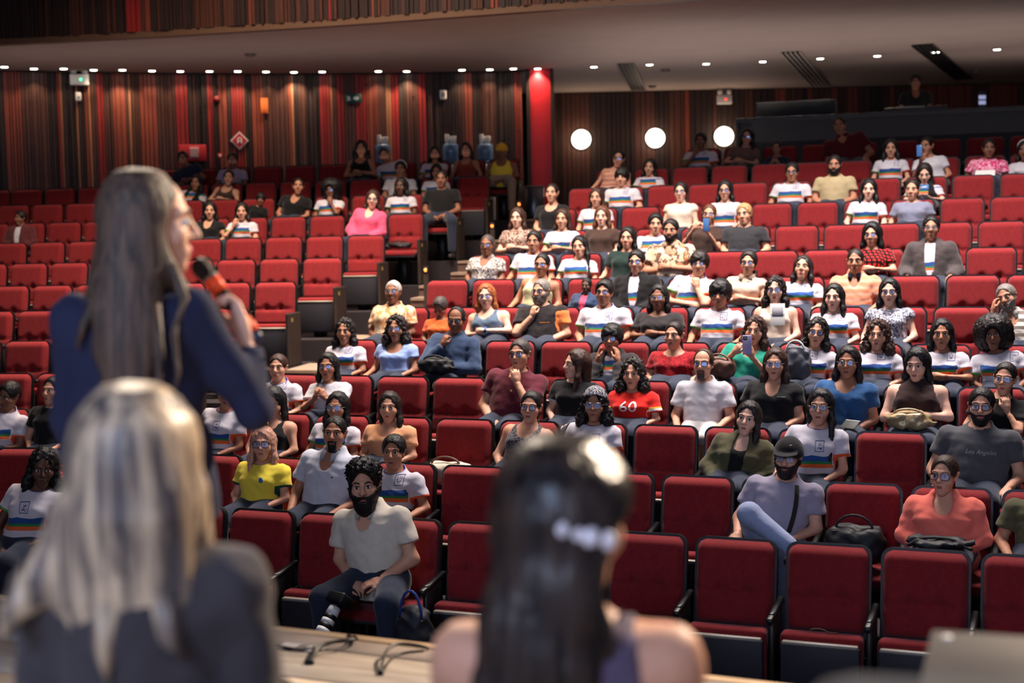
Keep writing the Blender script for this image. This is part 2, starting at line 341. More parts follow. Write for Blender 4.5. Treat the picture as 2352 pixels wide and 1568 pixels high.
def chair_meshes():
    h = .50; Rm = Matrix.Rotation(-TILT, 4, 'X'); base = Vector((0, -.085, .44))
    V, F = pad(.474, h, 22, 26, .075, .06, True)
    V = [tuple(base+(Rm @ Vector(v))) for v in V]
    d = {}
    used = len(F); me = mesh('backrest', V[:len(V)//2], F, [M_RED], True); d['backrest'] = me
    # shell: rounded slab behind
    n = 10; out = []
    w2, hh, rc = .2495, .525, .07
    for k in range(n+1): t = PI/2*k/n; out.append((w2-rc+rc*math.cos(t), hh-rc+rc*math.sin(t)))
    for k in range(n+1): t = PI/2+PI/2*k/n; out.append((-w2+rc+rc*math.cos(t), hh-rc+rc*math.sin(t)))
    out += [(-w2, -.02), (w2, -.02)]
    N = len(out); SV = [(x, -.004, z) for x, z in out]+[(x, .03, z) for x, z in out]+[(x*.93, .045, z*.97+.01) for x, z in out]
    SF = [tuple(range(N-1, -1, -1))[::-1], tuple(range(2*N, 3*N))[::-1]]
    for a in (0, N):
        for i in range(N): SF.append((a+i, a+N+i, a+N+(i+1) % N, a+(i+1) % N))
    SV = [tuple(base+Vector((0, 0, -.012))+(Rm @ Vector(v))) for v in SV]
    d['back_shell'] = mesh('back_shell', SV, SF, [M_SHELL])
    # lowered seat (someone sits on it) and tipped-up seat (empty chair)
    b = box_bm(-.24, .24, -.56, -.10, .395, .465, .028, 3)
    for v in b.verts:
        if v.co.y < -.45: v.co.z -= .012
        if v.co.z > .43: v.co.z += .012*(1-(v.co.x/.243)**2)
    d['seat_down'] = bmesh_to('seat_cushion', b, [M_RED], True)
    d['pan_down'] = box('seat_pan', -.232, .232, -.55, -.12, .365, .40, M_PAN, .012)
    b = box_bm(-.236, .236, -.315, -.205, .12, .475, .03, 3)
    for v in b.verts:
        if v.co.z > .42: v.co.z += .010*(1-(v.co.x/.236)**2)
    d['seat_up'] = bmesh_to('seat_cushion', b, [M_RED], True)
    b = box_bm(-.225, .225, -.350, -.300, .07, .425, .010, 2)
    d['pan_up'] = bmesh_to('seat_pan', b, [M_PAN], True)
    d['lip_up'] = box('seat_lip', -.215, .215, -.356, -.298, .418, .440, M_LIP, .006, 1)
    d['pedestal'] = box('pedestal', -.06, .06, -.26, -.10, 0, .36, M_SHELL, .01, 1)
    b = box_bm(-.021, .021, -.40, -.04, .585, .622, .012, 2)
    for v in b.verts: v.co.z -= .05*max(0, (-v.co.y-.2))/.2
    box_bm(-.016, .016, -.34, -.10, .02, .59, .006, 1, b)
    d['armrest'] = bmesh_to('armrest', b, [M_SHELL], True)
    b = box_bm(-.02, .02, -.44, -.02, .0, .60, .012, 2)
    d['end_panel'] = bmesh_to('end_panel', b, [M_END])
    d['row_plaque'] = box('row_plaque', -.004, .004, -.055, .0, 0, .045, mat('brass_plaque', (190, 160, 80), .35, metal=.5))
    return d
CH = chair_meshes()
def seat_chair(q, s, i, n, last):
    fromaisle = (i+1) if q.blk == R else (n-i)
    nm = 'auditorium_chair'
    lab = 'red tip-up auditorium chair, %s from the aisle, %s row of the %s block' % (ORD[fromaisle], ORD[q.r], 'right-hand' if q.blk == R else 'left-hand')
    p = row_pt(q, s)
    e = ob(nm, None, None, p, (0, 0, -q.a), None, lab, 'chair', 'red chairs of the %s block' % ('right-hand' if q.blk == R else 'left-hand'))
    ob('backrest', CH['backrest'], e); ob('back_shell', CH['back_shell'], e); ob('pedestal', CH['pedestal'], e)
    if (q.blk, q.r, i) in TAKEN: ob('seat_cushion', CH['seat_down'], e); ob('seat_pan', CH['pan_down'], e)
    else:
        ob('seat_cushion', CH['seat_up'], e); pn = ob('seat_pan', CH['pan_up'], e); ob('seat_lip', CH['lip_up'], pn)
    aisle_end = (i == 0) if q.blk == R else last
    if i == 0 and q.blk == R: ob('end_panel', CH['end_panel'], e, (-SEAT/2-.004, 0, 0))
    else: ob('armrest', CH['armrest'], e, (-SEAT/2, 0, 0))
    if last:
        if q.blk == L:
            ep = ob('end_panel', CH['end_panel'], e, (SEAT/2-.004, 0, 0)); ob('row_plaque', CH['row_plaque'], ep, (.022, -.30, .50))
        else: ob('armrest', CH['armrest'], e, (SEAT/2, 0, 0))
    return e
# ------------------------------------------------------------------ fixtures of the hall
E_LAMP = mat('lamp_white', (255, 250, 240), .4, emit=(255, 246, 232), estr=14)
E_GLOBE = mat('globe_glass_lit', (255, 250, 242), .3, emit=(255, 244, 228), estr=6.5)
M_RING = mat('downlight_ring', (170, 160, 150), .4)
dlm = mesh('lens', *lathe([(.0, -.012), (.052, -.012), (.055, -.004)], 16), [E_LAMP], True)
drm = mesh('trim_ring', *lathe([(.056, -.002), (.075, -.01), (.078, -.002), (.056, 0)], 20), [M_RING], True)
def downlight(px, py, lab, power, angle, tilt=None, color=(1.0, .80, .58)):
    p = at_height(px, py, HC); e = ob('downlight', None, None, p, None, None, lab, 'light', 'ceiling downlights')
    ob('lens', dlm, e); ob('trim_ring', drm, e)
    if power:
        l = bpy.data.lights.new('downlight_lamp', 'SPOT'); l.energy = power; l.color = color; l.spot_size = angle; l.spot_blend = .6; l.shadow_soft_size = .05
        o = bpy.data.objects.new('downlight_lamp', l); COL.objects.link(o); o.parent = e; o.location = (0, 0, -.02)
        if tilt is not None: o.rotation_euler = Vector(tilt).to_track_quat('-Z', 'Y').to_euler()
wl_lights = [(10, 153), (78, 157), (146, 157), (215, 160), (281, 160), (349, 162), (414, 163), (481, 163), (546, 163), (611, 164), (675, 165), (740, 164), (869, 163), (934, 163), (1061, 160), (1125, 159), (1179, 157), (1235, 157)]
WP = [14, 26, 12, 20, 70, 22, 22, 30, 62, 26, 85, 26, 40, 75, 34, 26, 60, 120]
for i, (x, y) in enumerate(wl_lights):
    downlight(x, y, 'small bright ceiling downlight above the slatted wall, %s in the row along it' % ORD[i+1], WP[i]*.95, math.radians(100), tilt=(wall_seg(x)[1][0]*.22, wall_seg(x)[1][1]*.22, -1), color=(1.0, .74, .5))
for i, (x, y) in enumerate([(1364, 153), (1492, 148), (1622, 146), (1752, 141), (1884, 134), (2015, 128), (2150, 119), (2290, 113)]):
    downlight(x, y, 'ceiling downlight over the rear rows right of the red column, %s from the column' % ORD[i+1], (110, 110, 110, 90, 80, 50, 25, 15)[i], math.radians(120), color=(1.0, .82, .64))
gm = lathe([(.0, -.10), (.07, -.096), (.13, -.078), (.175, -.045), (.195, 0)], 32)
gmm = mesh('glass_dome', gm[0], gm[1], [E_GLOBE], True); gb = mesh('back_plate', *lathe([(.20, 0), (.21, .01), (.20, .03)], 32), [M_GREY], True)
for i, (x, y) in enumerate([(1335, 320), (1505, 317), (1663, 313)]):
    p = at_depth(x, y, DB-.1); e = ob('globe_wall_light', None, None, p, (-PI/2, 0, 0), None, 'round glowing white wall light on the rear wall, ' + ('nearest the red column', 'middle of the three', 'next to the dark booth')[i], 'light', 'globe wall lights')
    e.rotation_euler = (-PI/2, 0, 0); e.location = p
    g = ob('glass_dome', gmm, e, rot=(PI, 0, 0)); ob('back_plate', gb, e)
    l = bpy.data.lights.new('globe_lamp', 'POINT'); l.energy = 14; l.color = (1.0, .74, .52); l.shadow_soft_size = .18
    o = bpy.data.objects.new('globe_lamp', l); COL.objects.link(o); o.parent = e; o.location = (0, 0, -.34)
# linear air diffusers in the soffit
def vent(p0, p1, w, lab, m):
    a, b = at_height(*p0, HC), at_height(*p1, HC); d = Vector((b[0]-a[0], b[1]-a[1])); e = ob('ceiling_vent', None, None, (a[0], a[1], HC-.002), (0, 0, math.atan2(d.y, d.x)), None, lab, 'vent', 'linear ceiling vents')
    Ln = d.length; ob('vent_slot', box('vent_slot', 0, Ln, -w/2, w/2, -.006, 0, M_BLACK), e)
    for k in range(5): y = -w/2+w*k/4; ob('vent_blade', box('vent_blade', 0, Ln, y-.012, y+.012, -.03, -.004, m), e)
vent((1437, 145), (1467, 206), .26, 'slim linear air vent in the soffit nearest the red column', M_GREY)
vent((1815, 118), (1883, 196), .30, 'pale linear air vent in the soffit between downlights above the rear rows', mat('vent_pale', (190, 180, 170), .4))
vent((2118, 101), (2214, 180), .30, 'dark linear air vent in the soffit above the sound booth', mat('vent_dark', (40, 36, 34), .5))
sm = mesh('detector_body', *lathe([(.05, -.045), (.075, -.03), (.08, 0)], 16), [mat('detector_brown', (120, 105, 95), .6)], True); sr = mesh('detector_rim', *lathe([(.081, -.008), (.095, -.006), (.095, 0), (.081, 0)], 16), [M_GREY], True)
for (x, y), w in (((1498, 197), 'dark smoke detector on the soffit beside the slim vent'), ((1528, 160), 'small sprinkler cap on the soffit near the second downlight'), ((575, 124), 'small flush sensor on the soffit above the slatted wall'), ((2243, 162), 'small detector on the soffit beyond the dark vent')):
    e = ob('ceiling_detector', None, None, at_height(x, y, HC), None, None, w, 'detector'); ob('detector_body', sm, e); ob('detector_rim', sr, e)
e = ob('ceiling_panel_box', None, None, at_height(1700, 207, HC), None, None, 'long pale access panel fixed to the soffit above the booth edge', 'panel')
ob('panel_body', box('panel_body', -.55, .55, -.12, .12, -.06, 0, M_CEIL, .01), e); ob('panel_rim', box('panel_rim', -.57, .57, -.13, -.12, -.065, 0, M_GREY), e)
# signs and emergency lights on the slatted wall
def wall_thing(name, px, py, lab, cat):
    d, n, k = wall_seg(px); return ob(name, None, None, at_plane(px, py, n, k-.075), (0, 0, math.atan2(d[1], d[0])), None, lab, cat)
def emergency(e, led):
    ob('housing', box('housing', -.15, .15, -.10, 0, -.09, .09, M_WHITE, .015), e)
    for sx in (-.09, .09):
        h = ob('lamp_head', mesh('lamp_head', *lathe([(.03, 0), (.055, .02), (.05, .07), (.02, .09)], 14), [M_WHITE], True), e, (sx, -.06, .10))
        ob('lamp_lens', mesh('lamp_lens', *lathe([(.0, 0), (.045, 0), (.045, .006)], 14), [M_WHITE], True), h, (0, -.05, .045), (PI/2, 0, 0))
    ob('indicator', mesh('indicator', *lathe([(.0, 0), (.018, 0), (.018, .01)], 10), [led]), e, (.02, -.105, .0), (PI/2, 0, 0))
LEDG = mat('green_indicator', (120, 255, 190), .4, emit=(60, 255, 170), estr=3); LEDR = mat('red_indicator', (255, 60, 50), .4, emit=(255, 50, 40), estr=3)
e = wall_thing('emergency_light', 182, 184, 'white twin-head emergency light box on the slatted wall under the downlights', 'emergency light'); emergency(e, LEDG)
e = wall_thing('wall_device', 180, 222, 'small white device below the emergency light on the slatted wall', 'device'); ob('device_body', box('device_body', -.045, .045, -.05, 0, -.07, .07, M_WHITE, .012), e); ob('device_lens', box('device_lens', -.02, .02, -.056, -.05, -.03, .0, M_GREY), e)
p = at_depth(1663, 229, DB-.2); e = ob('emergency_light', None, None, p, None, None, 'white twin-head emergency light hanging below the soffit above the globe next to the booth', 'emergency light'); emergency(e, LEDR)
ob('hanger', box('hanger', -.015, .015, -.06, -.03, .08, HC-p[2], M_GREY), e)
e = wall_thing('wall_notice', 607, 243, 'plain orange rectangular notice on the slatted wall', 'notice'); M_OR = mat('orange_paper', (236, 120, 56), .7)
ob('notice_sheet', box('notice_sheet', -.06, .06, -.02, 0, -.13, .13, M_OR, .003, 1), e); ob('notice_frame', box('notice_frame', -.066, .066, -.012, .002, -.136, .136, mat('dull_orange', (180, 90, 50), .7)), e)
e = wall_thing('exit_sign', 812, 226, 'small dark green exit sign with white arrow on the slatted wall', 'sign')
ob('sign_plate', box('sign_plate', -.14, .14, -.03, 0, -.075, .075, mat('exit_green', (30, 74, 72), .5), .005, 1), e)
M_SG = mat('sign_white', (215, 225, 225), .6)
ob('arrow', mesh('arrow', [(-.0, -.034, -.02), (.04, -.034, -.02), (.04, -.034, -.045), (.10, -.034, 0), (.04, -.034, .045), (.04, -.034, .02), (0, -.034, .02)], [tuple(range(7))], [M_SG]), e)
ob('running_figure', mesh('running_figure', *join(tube([(-.09, -.034, .035), (-.085, -.034, .0), (-.10, -.034, -.045)], .009, 6), tube([(-.085, -.034, 0), (-.05, -.034, -.03)], .009, 6), tube([(-.11, -.034, .02), (-.055, -.034, .015)], .008, 6)), [M_SG]), e)
e = wall_thing('wall_speaker', 1018, 218, 'small white wall box between downlights near the water dispensers', 'device'); ob('box_body', box('box_body', -.06, .06, -.05, 0, -.08, .08, M_WHITE, .01), e); ob('box_grille', box('box_grille', -.03, .03, -.055, -.05, -.04, .04, M_GREY), e)
M_SR = mat('sign_red', (196, 40, 52), .6)
e = wall_thing('diamond_sign', 550, 323, 'red diamond-shaped fire equipment sign with white border on the slatted wall', 'sign')
for nm, sz, y, m in (('sign_border', .155, -.02, M_SG), ('sign_face', .128, -.026, M_SR)):
    ob(nm, mesh(nm, *prism([(0, -sz), (sz, 0), (0, sz), (-sz, 0)], 0, .02), [m]), e, (0, y+.02, 0), (PI/2, 0, 0))
ob('sign_emblem', mesh('sign_emblem', *join(tube([(-.03, 0, -.05), (-.03, 0, .03), (0, 0, .05), (.03, 0, .03), (.03, 0, -.05)], .010, 6), tube([(-.03, 0, -.01), (.03, 0, -.01)], .010, 6)), [M_SG]), e, (0, -.028, 0))
e = wall_thing('hose_cabinet', 443, 352, 'red fire hose cabinet with white lettering panel behind the left rear rows', 'cabinet')
ob('cabinet_body', box('cabinet_body', -.22, .22, -.08, 0, -.14, .14, M_SR, .008), e); ob('cabinet_panel', box('cabinet_panel', -.06, .10, -.088, -.08, -.10, .11, mat('pinkish_glass', (205, 110, 120), .3), .003, 1), e)
ob('cabinet_lettering', mesh('cabinet_lettering', *join(*[tube([(-.04, -.09, z), (.08, -.09, z)], .007, 5) for z in (.07, .03, -.01, -.05)]), [M_SG]), e)
e = wall_thing('alarm_button', 505, 358, 'small pink-red alarm call point on the slatted wall', 'alarm button'); ob('button_box', box('button_box', -.035, .035, -.05, 0, -.04, .04, M_SR, .006), e); ob('button', mesh('button', *lathe([(.0, 0), (.02, 0), (.016, .01)], 12), [M_SG]), e, (0, -.055, 0), (PI/2, 0, 0))
e = wall_thing('fire_bell', 498, 228, 'small dark red alarm sounder high on the slatted wall', 'alarm'); ob('sounder_body', mesh('sounder_body', *lathe([(.0, -.06), (.05, -.06), (.06, 0)], 14), [mat('deep_red', (120, 24, 24), .5)], True), e, rot=(-PI/2, 0, 0)); ob('sounder_rim', mesh('sounder_rim', *lathe([(.06, -.01), (.07, -.01), (.07, 0)], 14), [M_BLACK]), e, rot=(-PI/2, 0, 0))
# two small lit signs at the booth
p = at_depth(2256, 229, 24.6); e = ob('booth_sign', None, None, p, None, None, 'pair of small pale lit plates stacked on the booth post', 'sign')
ob('sign_post', box('sign_post', -.05, .05, .01, .05, -.35, .14, M_BOOTH), e)
E_P = mat('pale_lit_plate', (190, 200, 235), .5, emit=(150, 165, 215), estr=.5)
for z in (.045, -.045): ob('plate', box('plate', -.06, .06, -.01, .01, z-.033, z+.033, E_P, .004, 1), e)
# water dispensers with blue jugs
M_JUG = mat('blue_jug', (120, 165, 215), .15, trans=.55, spec=.5); M_CUP = mat('white_cups', (232, 228, 222), .5); M_COOL = mat('dispenser_white', (196, 196, 200), .5)
jug = mesh('water_jug', *lathe([(.05, 0), (.06, .03), (.125, .07), (.135, .1), (.128, .16), (.135, .19), (.135, .33), (.12, .36), (.0, .36)], 24), [M_JUG], True)
for i, (x, y) in enumerate(((880, 372), (1036, 370), (1115, 370))):
    d, n, k = wall_seg(x); WANG = math.atan2(d[1], d[0]); p = at_plane(x, y, n, k-.45); zf = ROWS[L, 13].zf; e = ob('water_dispenser', None, None, (p[0], p[1], zf), (0, 0, WANG), None, 'water dispenser with blue jug, ' + ('behind the leaning student', 'behind the woman in the rust top', 'beside the yellow cap')[i], 'water dispenser', 'water dispensers')
    h = p[2]-.02-zf-.05
    ob('cabinet', box('cabinet', -.15, .15, -.15, .15, 0, h, M_COOL, .02), e); ob('tap', box('tap', -.02, .02, -.19, -.15, h*.72, h*.72+.05, M_BLACK, .005), e)
    ob('water_jug', jug, e, (0, 0, h))
    for k, (cx_, cy_, n) in enumerate(((-.06, 0, 3), (.01, .03, 2), (.06, -.02, 2))):
        ob('cup_stack', mesh('cup_stack', *lathe([(.026, 0), (.034, .06), (.036, .06+.035*n), (.034, .065+.035*n)], 12), [M_CUP], True), e, (cx_, cy_, h+.36))
# litter bin by the column
p = at_depth(1228, 512, 22.6); zf = p[2]; e = ob('litter_bin', None, None, p, None, None, 'cylindrical grey steel litter bin at the foot of the red column', 'bin')
ob('bin_body', mesh('bin_body', *lathe([(.15, 0), (.16, .02), (.16, .56), (.15, .57)], 24), [mat('brushed_steel', (110, 110, 116), .3, metal=.7)], True), e)
ob('bin_rim', mesh('bin_rim', *lathe([(.165, .55), (.17, .575), (.14, .585), (.14, .55)], 24), [M_GREY], True), e)
ob('bin_band', mesh('bin_band', *lathe([(.162, .05), (.164, .06), (.164, .10), (.162, .11)], 24), [M_BLACK], True), e)
# low orange step lights on the ends of the rows
E_STEP = mat('orange_step_light', (255, 150, 80), .4, emit=(255, 120, 50), estr=7)
for i, (x, y, key) in enumerate(((1192, 469, (L, 12)), (1130, 519, (L, 11)), (977, 620, (L, 9)))):
    q = ROWS[key]; P = at_plane(x, y, q.n, q.d-.5)
    e = ob('step_light', None, None, P, (0, 0, -q.a), None, 'small round orange step light beside the aisle stairs, ' + ('topmost', 'middle one', 'lowest')[i], 'light', 'aisle step lights')
    ob('step_lens', mesh('step_lens', *lathe([(.0, 0), (.022, 0), (.026, -.012)], 14), [E_STEP], True), e, rot=(PI/2, 0, 0)); ob('step_bezel', mesh('step_bezel', *lathe([(.027, -.0), (.036, -.004), (.036, -.014), (.027, -.014)], 14), [M_BLACK], True), e, rot=(PI/2, 0, 0))
    ob('step_post', box('step_post', -.03, .03, .012, .04, q.zf-P[2]-.05, .05, M_END), e)
# ------------------------------------------------------------------ people: distance fields meshed into continuous surfaces
def sd_cone(P, a, b, r1, r2):
    a, b = np.asarray(a, np.float32), np.asarray(b, np.float32); ab = b-a; l2 = float(ab@ab)+1e-9
    t = np.clip(((P-a)@ab)/l2, 0, 1); d = P-a-t[..., None]*ab
    return np.sqrt((d*d).sum(-1))-(r1+(r2-r1)*t)
def sd_ell(P, c, r):
    q = (P-np.asarray(c, np.float32))/np.asarray(r, np.float32); k = np.sqrt((q*q).sum(-1))
    return (k-1)*min(r)
def smin(a, b, k):
    h = np.clip(.5+.5*(b-a)/k, 0, 1); return b+(a-b)*h-k*h*(1-h)
def smax(a, b, k): return -smin(-a, -b, k)
def sd_loft(P, st):
    """upright elliptical loft through stations (z, yc, rx, ry[, xc])"""
    st = np.array([tuple(s)+(0,)*(5-len(s)) for s in st], np.float32); z = P[..., 2]
    zc = np.clip(z, st[0, 0], st[-1, 0]); f = lambda k: np.interp(zc, st[:, 0], st[:, k]).astype(np.float32)
    yc, rx, ry, xc = f(1), f(2), f(3), f(4)
    k = np.sqrt(((P[..., 0]-xc)/rx)**2+((P[..., 1]-yc)/ry)**2)
    d = (k-1)*np.minimum(rx, ry)
    dz = np.maximum(z-st[-1, 0], st[0, 0]-z)
    return np.where(dz > 0, np.sqrt(np.maximum(d, 0)**2+dz**2)+np.minimum(d, 0)*0, d)
def nets(fn, lo, hi, h):
    lo = np.asarray(lo, np.float32); n = [int(math.ceil((hi[i]-lo[i])/h))+1 for i in range(3)]
    g = np.stack(np.meshgrid(*[lo[i]+h*np.arange(n[i], dtype=np.float32) for i in range(3)], indexing='ij'), -1)
    F = fn(g).astype(np.float32); S = F < 0
    acc = np.zeros((n[0]-1, n[1]-1, n[2]-1, 3), np.float32); cnt = np.zeros(acc.shape[:3], np.float32); idx = -np.ones(acc.shape[:3], np.int64); ed = []
    for ax in range(3):
        s0 = [slice(None)]*3; s1 = [slice(None)]*3; s0[ax] = slice(0, -1); s1[ax] = slice(1, None)
        A, B = F[tuple(s0)], F[tuple(s1)]; m = S[tuple(s0)] != S[tuple(s1)]
        t = np.where(m, A/np.where(m, A-B, 1), 0); p = g[tuple(s0)].copy(); p[..., ax] += t*h; p *= m[..., None]
        o = [i for i in range(3) if i != ax]
        for da in (0, 1):
            for db in (0, 1):
                sl = [slice(None)]*3; sl[o[0]] = slice(da, n[o[0]]-1+da); sl[o[1]] = slice(db, n[o[1]]-1+db)
                acc += p[tuple(sl)]; cnt += m[tuple(sl)]
        ed.append((m, S[tuple(s0)]))
    act = cnt > 0; idx[act] = np.arange(act.sum()); V = acc[act]/cnt[act][:, None]; Q = []
    for ax in range(3):
        m, s = ed[ax]; o = [(ax+1) % 3, (ax+2) % 3]; c = np.argwhere(m)
        ok = np.ones(len(c), bool)
        for k in o: ok &= (c[:, k] > 0) & (c[:, k] < n[k]-1)
        c = c[ok]
        def cell(da, db): q = c.copy(); q[:, o[0]] -= da; q[:, o[1]] -= db; return idx[q[:, 0], q[:, 1], q[:, 2]]
        q = np.stack([cell(1, 1), cell(0, 1), cell(0, 0), cell(1, 0)], 1); fl = ~s[c[:, 0], c[:, 1], c[:, 2]]
        q[fl] = q[fl][:, ::-1]; Q.append(q)
    return V, np.concatenate(Q)
def wob(P, f, amp, seed=0):
    x, y, z = P[..., 0]*f, P[..., 1]*f, P[..., 2]*f
    return amp*(np.sin(x*1.0+1.7*np.sin(z*.9+seed)+seed)*np.sin(y*1.3+seed*2+1.1*np.sin(x*.7))*np.sin(z*1.1+1.3*np.sin(y*.8)+seed*3)*1.5+.4*np.sin(x*2.3+y*1.9+seed)*np.sin(z*2.6+y*1.3))
def A3(*v): return np.array(v, np.float32)
# ---- heads (origin between the ears, front is -y)
HEADS = {}
def head_sdf(P, sex, fat):
    d = sd_ell(P, (0, .012, .032), (.074, .096, .088))
    jaw = .054+.012*fat if sex != 'm' else .060+.010*fat
    d = smin(d, sd_ell(P, (0, -.018, -.040), (jaw, .070, .076)), .03)
    d = smin(d, sd_ell(P, (0, -.060, -.098), (.026 if sex != 'm' else .031, .024, .022)), .03)
    for s in (-1, 1):
        d = smin(d, sd_ell(P, (s*.036, -.052, -.026), (.030+.008*fat, .032, .030+.006*fat)), .02)
        d = smin(d, sd_cone(P, (s*.012, -.083, .027), (s*.048, -.068, .026), .010, .009), .012)
        d = smin(d, sd_cone(P, (s*.078, .012, .020), (s*.073, .006, -.022), .014, .008), .008)
        d = smax(d, -sd_ell(P, (s*.086, .002, .0), (.010, .010, .018)), .006)
    for s in (-1, 1): d = smax(d, -sd_ell(P, (s*.031, -.100, .006), (.020, .016, .012)), .012)
    nw = .0125 if sex != 'm' else .014
    d = smin(d, sd_cone(P, (0, -.086, .014), (0, -.108, -.026), .008, nw), .012)
    for s in (-1, 1): d = smin(d, sd_ell(P, (s*.012, -.094, -.030), (.010, .010, .008)), .008)
    d = smin(d, sd_ell(P, (0, -.078, -.064), (.026, .016, .018)), .016)
    return d
def uv_sphere(c, r, n=10, m=7):
    V, F = [], []
    for j in range(m+1):
        for i in range(n): a, b = 2*PI*i/n, PI*j/m; V.append((c[0]+r[0]*math.sin(b)*math.cos(a), c[1]+r[1]*math.sin(b)*math.sin(a), c[2]+r[2]*math.cos(b)))
    for j in range(m):
        for i in range(n): F.append((j*n+i, (j+1)*n+i, (j+1)*n+(i+1) % n, j*n+(i+1) % n))
    return V, F
def head_template(sex, fat, h, closed=False, smile=0.0):
    """-> verts, quads, material index (0 skin 1 eye white 2 iris 3 brow 4 lips)"""
    key = (sex, fat, h, closed, smile)
    if key in HEADS: return HEADS[key]
    V, Q = nets(lambda P: head_sdf(P, sex, fat), (-.105, -.135, -.14), (.105, .125, .135), h)
    mi = [np.zeros(len(Q), int)]; Vs, Qs = [V], [Q]; off = len(V)
    def add(vf, m):
        nonlocal off
        v, f = vf; f = [tuple(q)+((q[-1],) if len(q) == 3 else ()) for q in f if len(q) in (3, 4)]
        Vs.append(np.array(v, np.float32)); Qs.append(np.array(f, np.int64)+off); off += len(v); mi.append(np.full(len(f), m))
    for s in (-1, 1):
        if closed:
            add(tube([(s*.019, -.088, .003), (s*.031, -.092, -.001), (s*.044, -.085, .003)], [.002, .003, .002], 5, False), 3)
        else:
            add(uv_sphere((s*.031, -.0815, .004), (.0160, .0115, .0092)), 1); add(uv_sphere((s*.031, -.0905, .004), (.0072, .0038, .0078), 8, 5), 2)
            add(tube([(s*.016, -.0855, .006), (s*.024, -.0915, .0115), (s*.034, -.0915, .0125), (s*.046, -.082, .007)], [.0016, .0026, .0026, .0014], 5, False), 3)
        add(tube([(s*.013, -.0915, .0255), (s*.028, -.0925, .031), (s*.040, -.086, .031), (s*.052, -.074, .024)], [.0032, .0044, .004, .002] if sex == 'm' else [.0025, .0033, .003, .0015], 6, False), 3)
    lw = .023+.006*smile; up = .006*smile
    add(tube([(-lw, -.082, -.062+up), (-.010, -.0955, -.0585), (0, -.0965, -.0600), (.010, -.0955, -.0585), (lw, -.082, -.062+up)], [.0016, .0042, .0038, .0042, .0016], 6, False), 4)
    add(tube([(-lw, -.082, -.063+up), (-.010, -.0945, -.0685), (.010, -.0945, -.0685), (lw, -.082, -.063+up)], [.0016, .0052, .0052, .0016], 6, False), 4)
    HEADS[key] = (np.concatenate(Vs), np.concatenate(Qs), np.concatenate(mi)); return HEADS[key]
# ---- hands (wrist at origin, fingers to -z, palm faces -y, thumb to +x)
HANDS = {}
def hand_template(curl, h):
    key = (curl, h)
    if key in HANDS: return HANDS[key]
    fing = []
    for i, (x, ln) in enumerate(((.030, .070), (.0105, .078), (-.0105, .072), (-.030, .058))):
        p = np.array([x, 0, -.088]); pts = [p]; ang = .10+curl*.55; fan = (x*.9)
        for seg, fr in enumerate((.45, .32, .23)):
            p = p+ln*fr*np.array([math.sin(fan)*math.cos(ang), -math.sin(ang), -math.cos(ang)*math.cos(fan)]); pts.append(p); ang += curl*1.05+.12
        fing.append(pts)
    tb = [np.array([.030, -.006, -.030]), np.array([.052, -.016, -.056]), np.array([.056-.02*curl, -.026-.012*curl, -.084]), np.array([.050-.03*curl, -.036-.015*curl, -.104])]
    def fn(P):
        d = sd_ell(P, (0, 0, -.055), (.044, .0165, .050)); d = smin(d, sd_cone(P, (0, 0, .02), (0, 0, -.03), .026, .026), .02)
        for k, pts in enumerate(fing):
            r = .0088-.0006*(k == 3)
            f = sd_cone(P, (pts[0][0]*.75, 0, -.06), pts[0], .0095, r)
            for a, b, rr in zip(pts[:-1], pts[1:], (r, r*.94, r*.86)): f = np.minimum(f, sd_cone(P, a, b, rr, rr*.93))
            d = smin(d, f, .005)
        t = sd_cone(P, (.012, -.004, -.02), tb[0], .016, .014)
        for a, b, r0, r1 in zip(tb[:-1], tb[1:], (.0135, .011, .0095), (.011, .0095, .008)): t = smin(t, sd_cone(P, a, b, r0, r1), .006)
        return smin(d, t, .010)
    V, Q = nets(fn, (-.055, -.10, -.175), (.078, .03, .035), h); HANDS[key] = (V, Q); return HANDS[key]
def hand_xform(V, wrist, hd, pn, side, scale=1.0):
    """fingers along hd, palm towards pn; side +1 keeps thumb at local +x"""
    z = -np.array(hd, float)/np.linalg.norm(hd); y = -np.array(pn, float); y -= z*(y@z); y /= np.linalg.norm(y); x = np.cross(y, z)
    M = np.stack([x*side, y, z], 1)
    return V*scale@M.T+np.array(wrist)
# ---- seated bodies.  nominal frame: floor z=0, seat-back plane y=0, front -y
def stations(sex, g, b):
    """torso of sex with girth g and belly b"""
    if sex == 'm': st = [(.50, -.225, .150, .115), (.58, -.22, .175, .135), (.64, -.205, .160+.02*b, .120+.035*b), (.76, -.19, .160+.012*b, .120+.028*b), (.88, -.168, .176, .122), (.97, -.152, .178, .108), (1.018, -.142, .150, .092), (1.05, -.136, .098, .074), (1.075, -.13, .066, .062), (1.10, -.128, .058, .058)]
    else: st = [(.50, -.225, .155, .115), (.58, -.22, .182, .138), (.64, -.205, .155+.03*b, .112+.04*b), (.75, -.19, .140+.02*b, .105+.03*b), (.87, -.168, .150, .112), (.955, -.152, .155, .100), (1.00, -.142, .132, .086), (1.03, -.136, .086, .070), (1.055, -.13, .056, .055), (1.08, -.128, .049, .050)]
    return [(z, y, rx*(g if z < 1.03 else 1+(g-1)*.5), ry*(g if z < 1.03 else 1+(g-1)*.5)) for z, y, rx, ry in st]
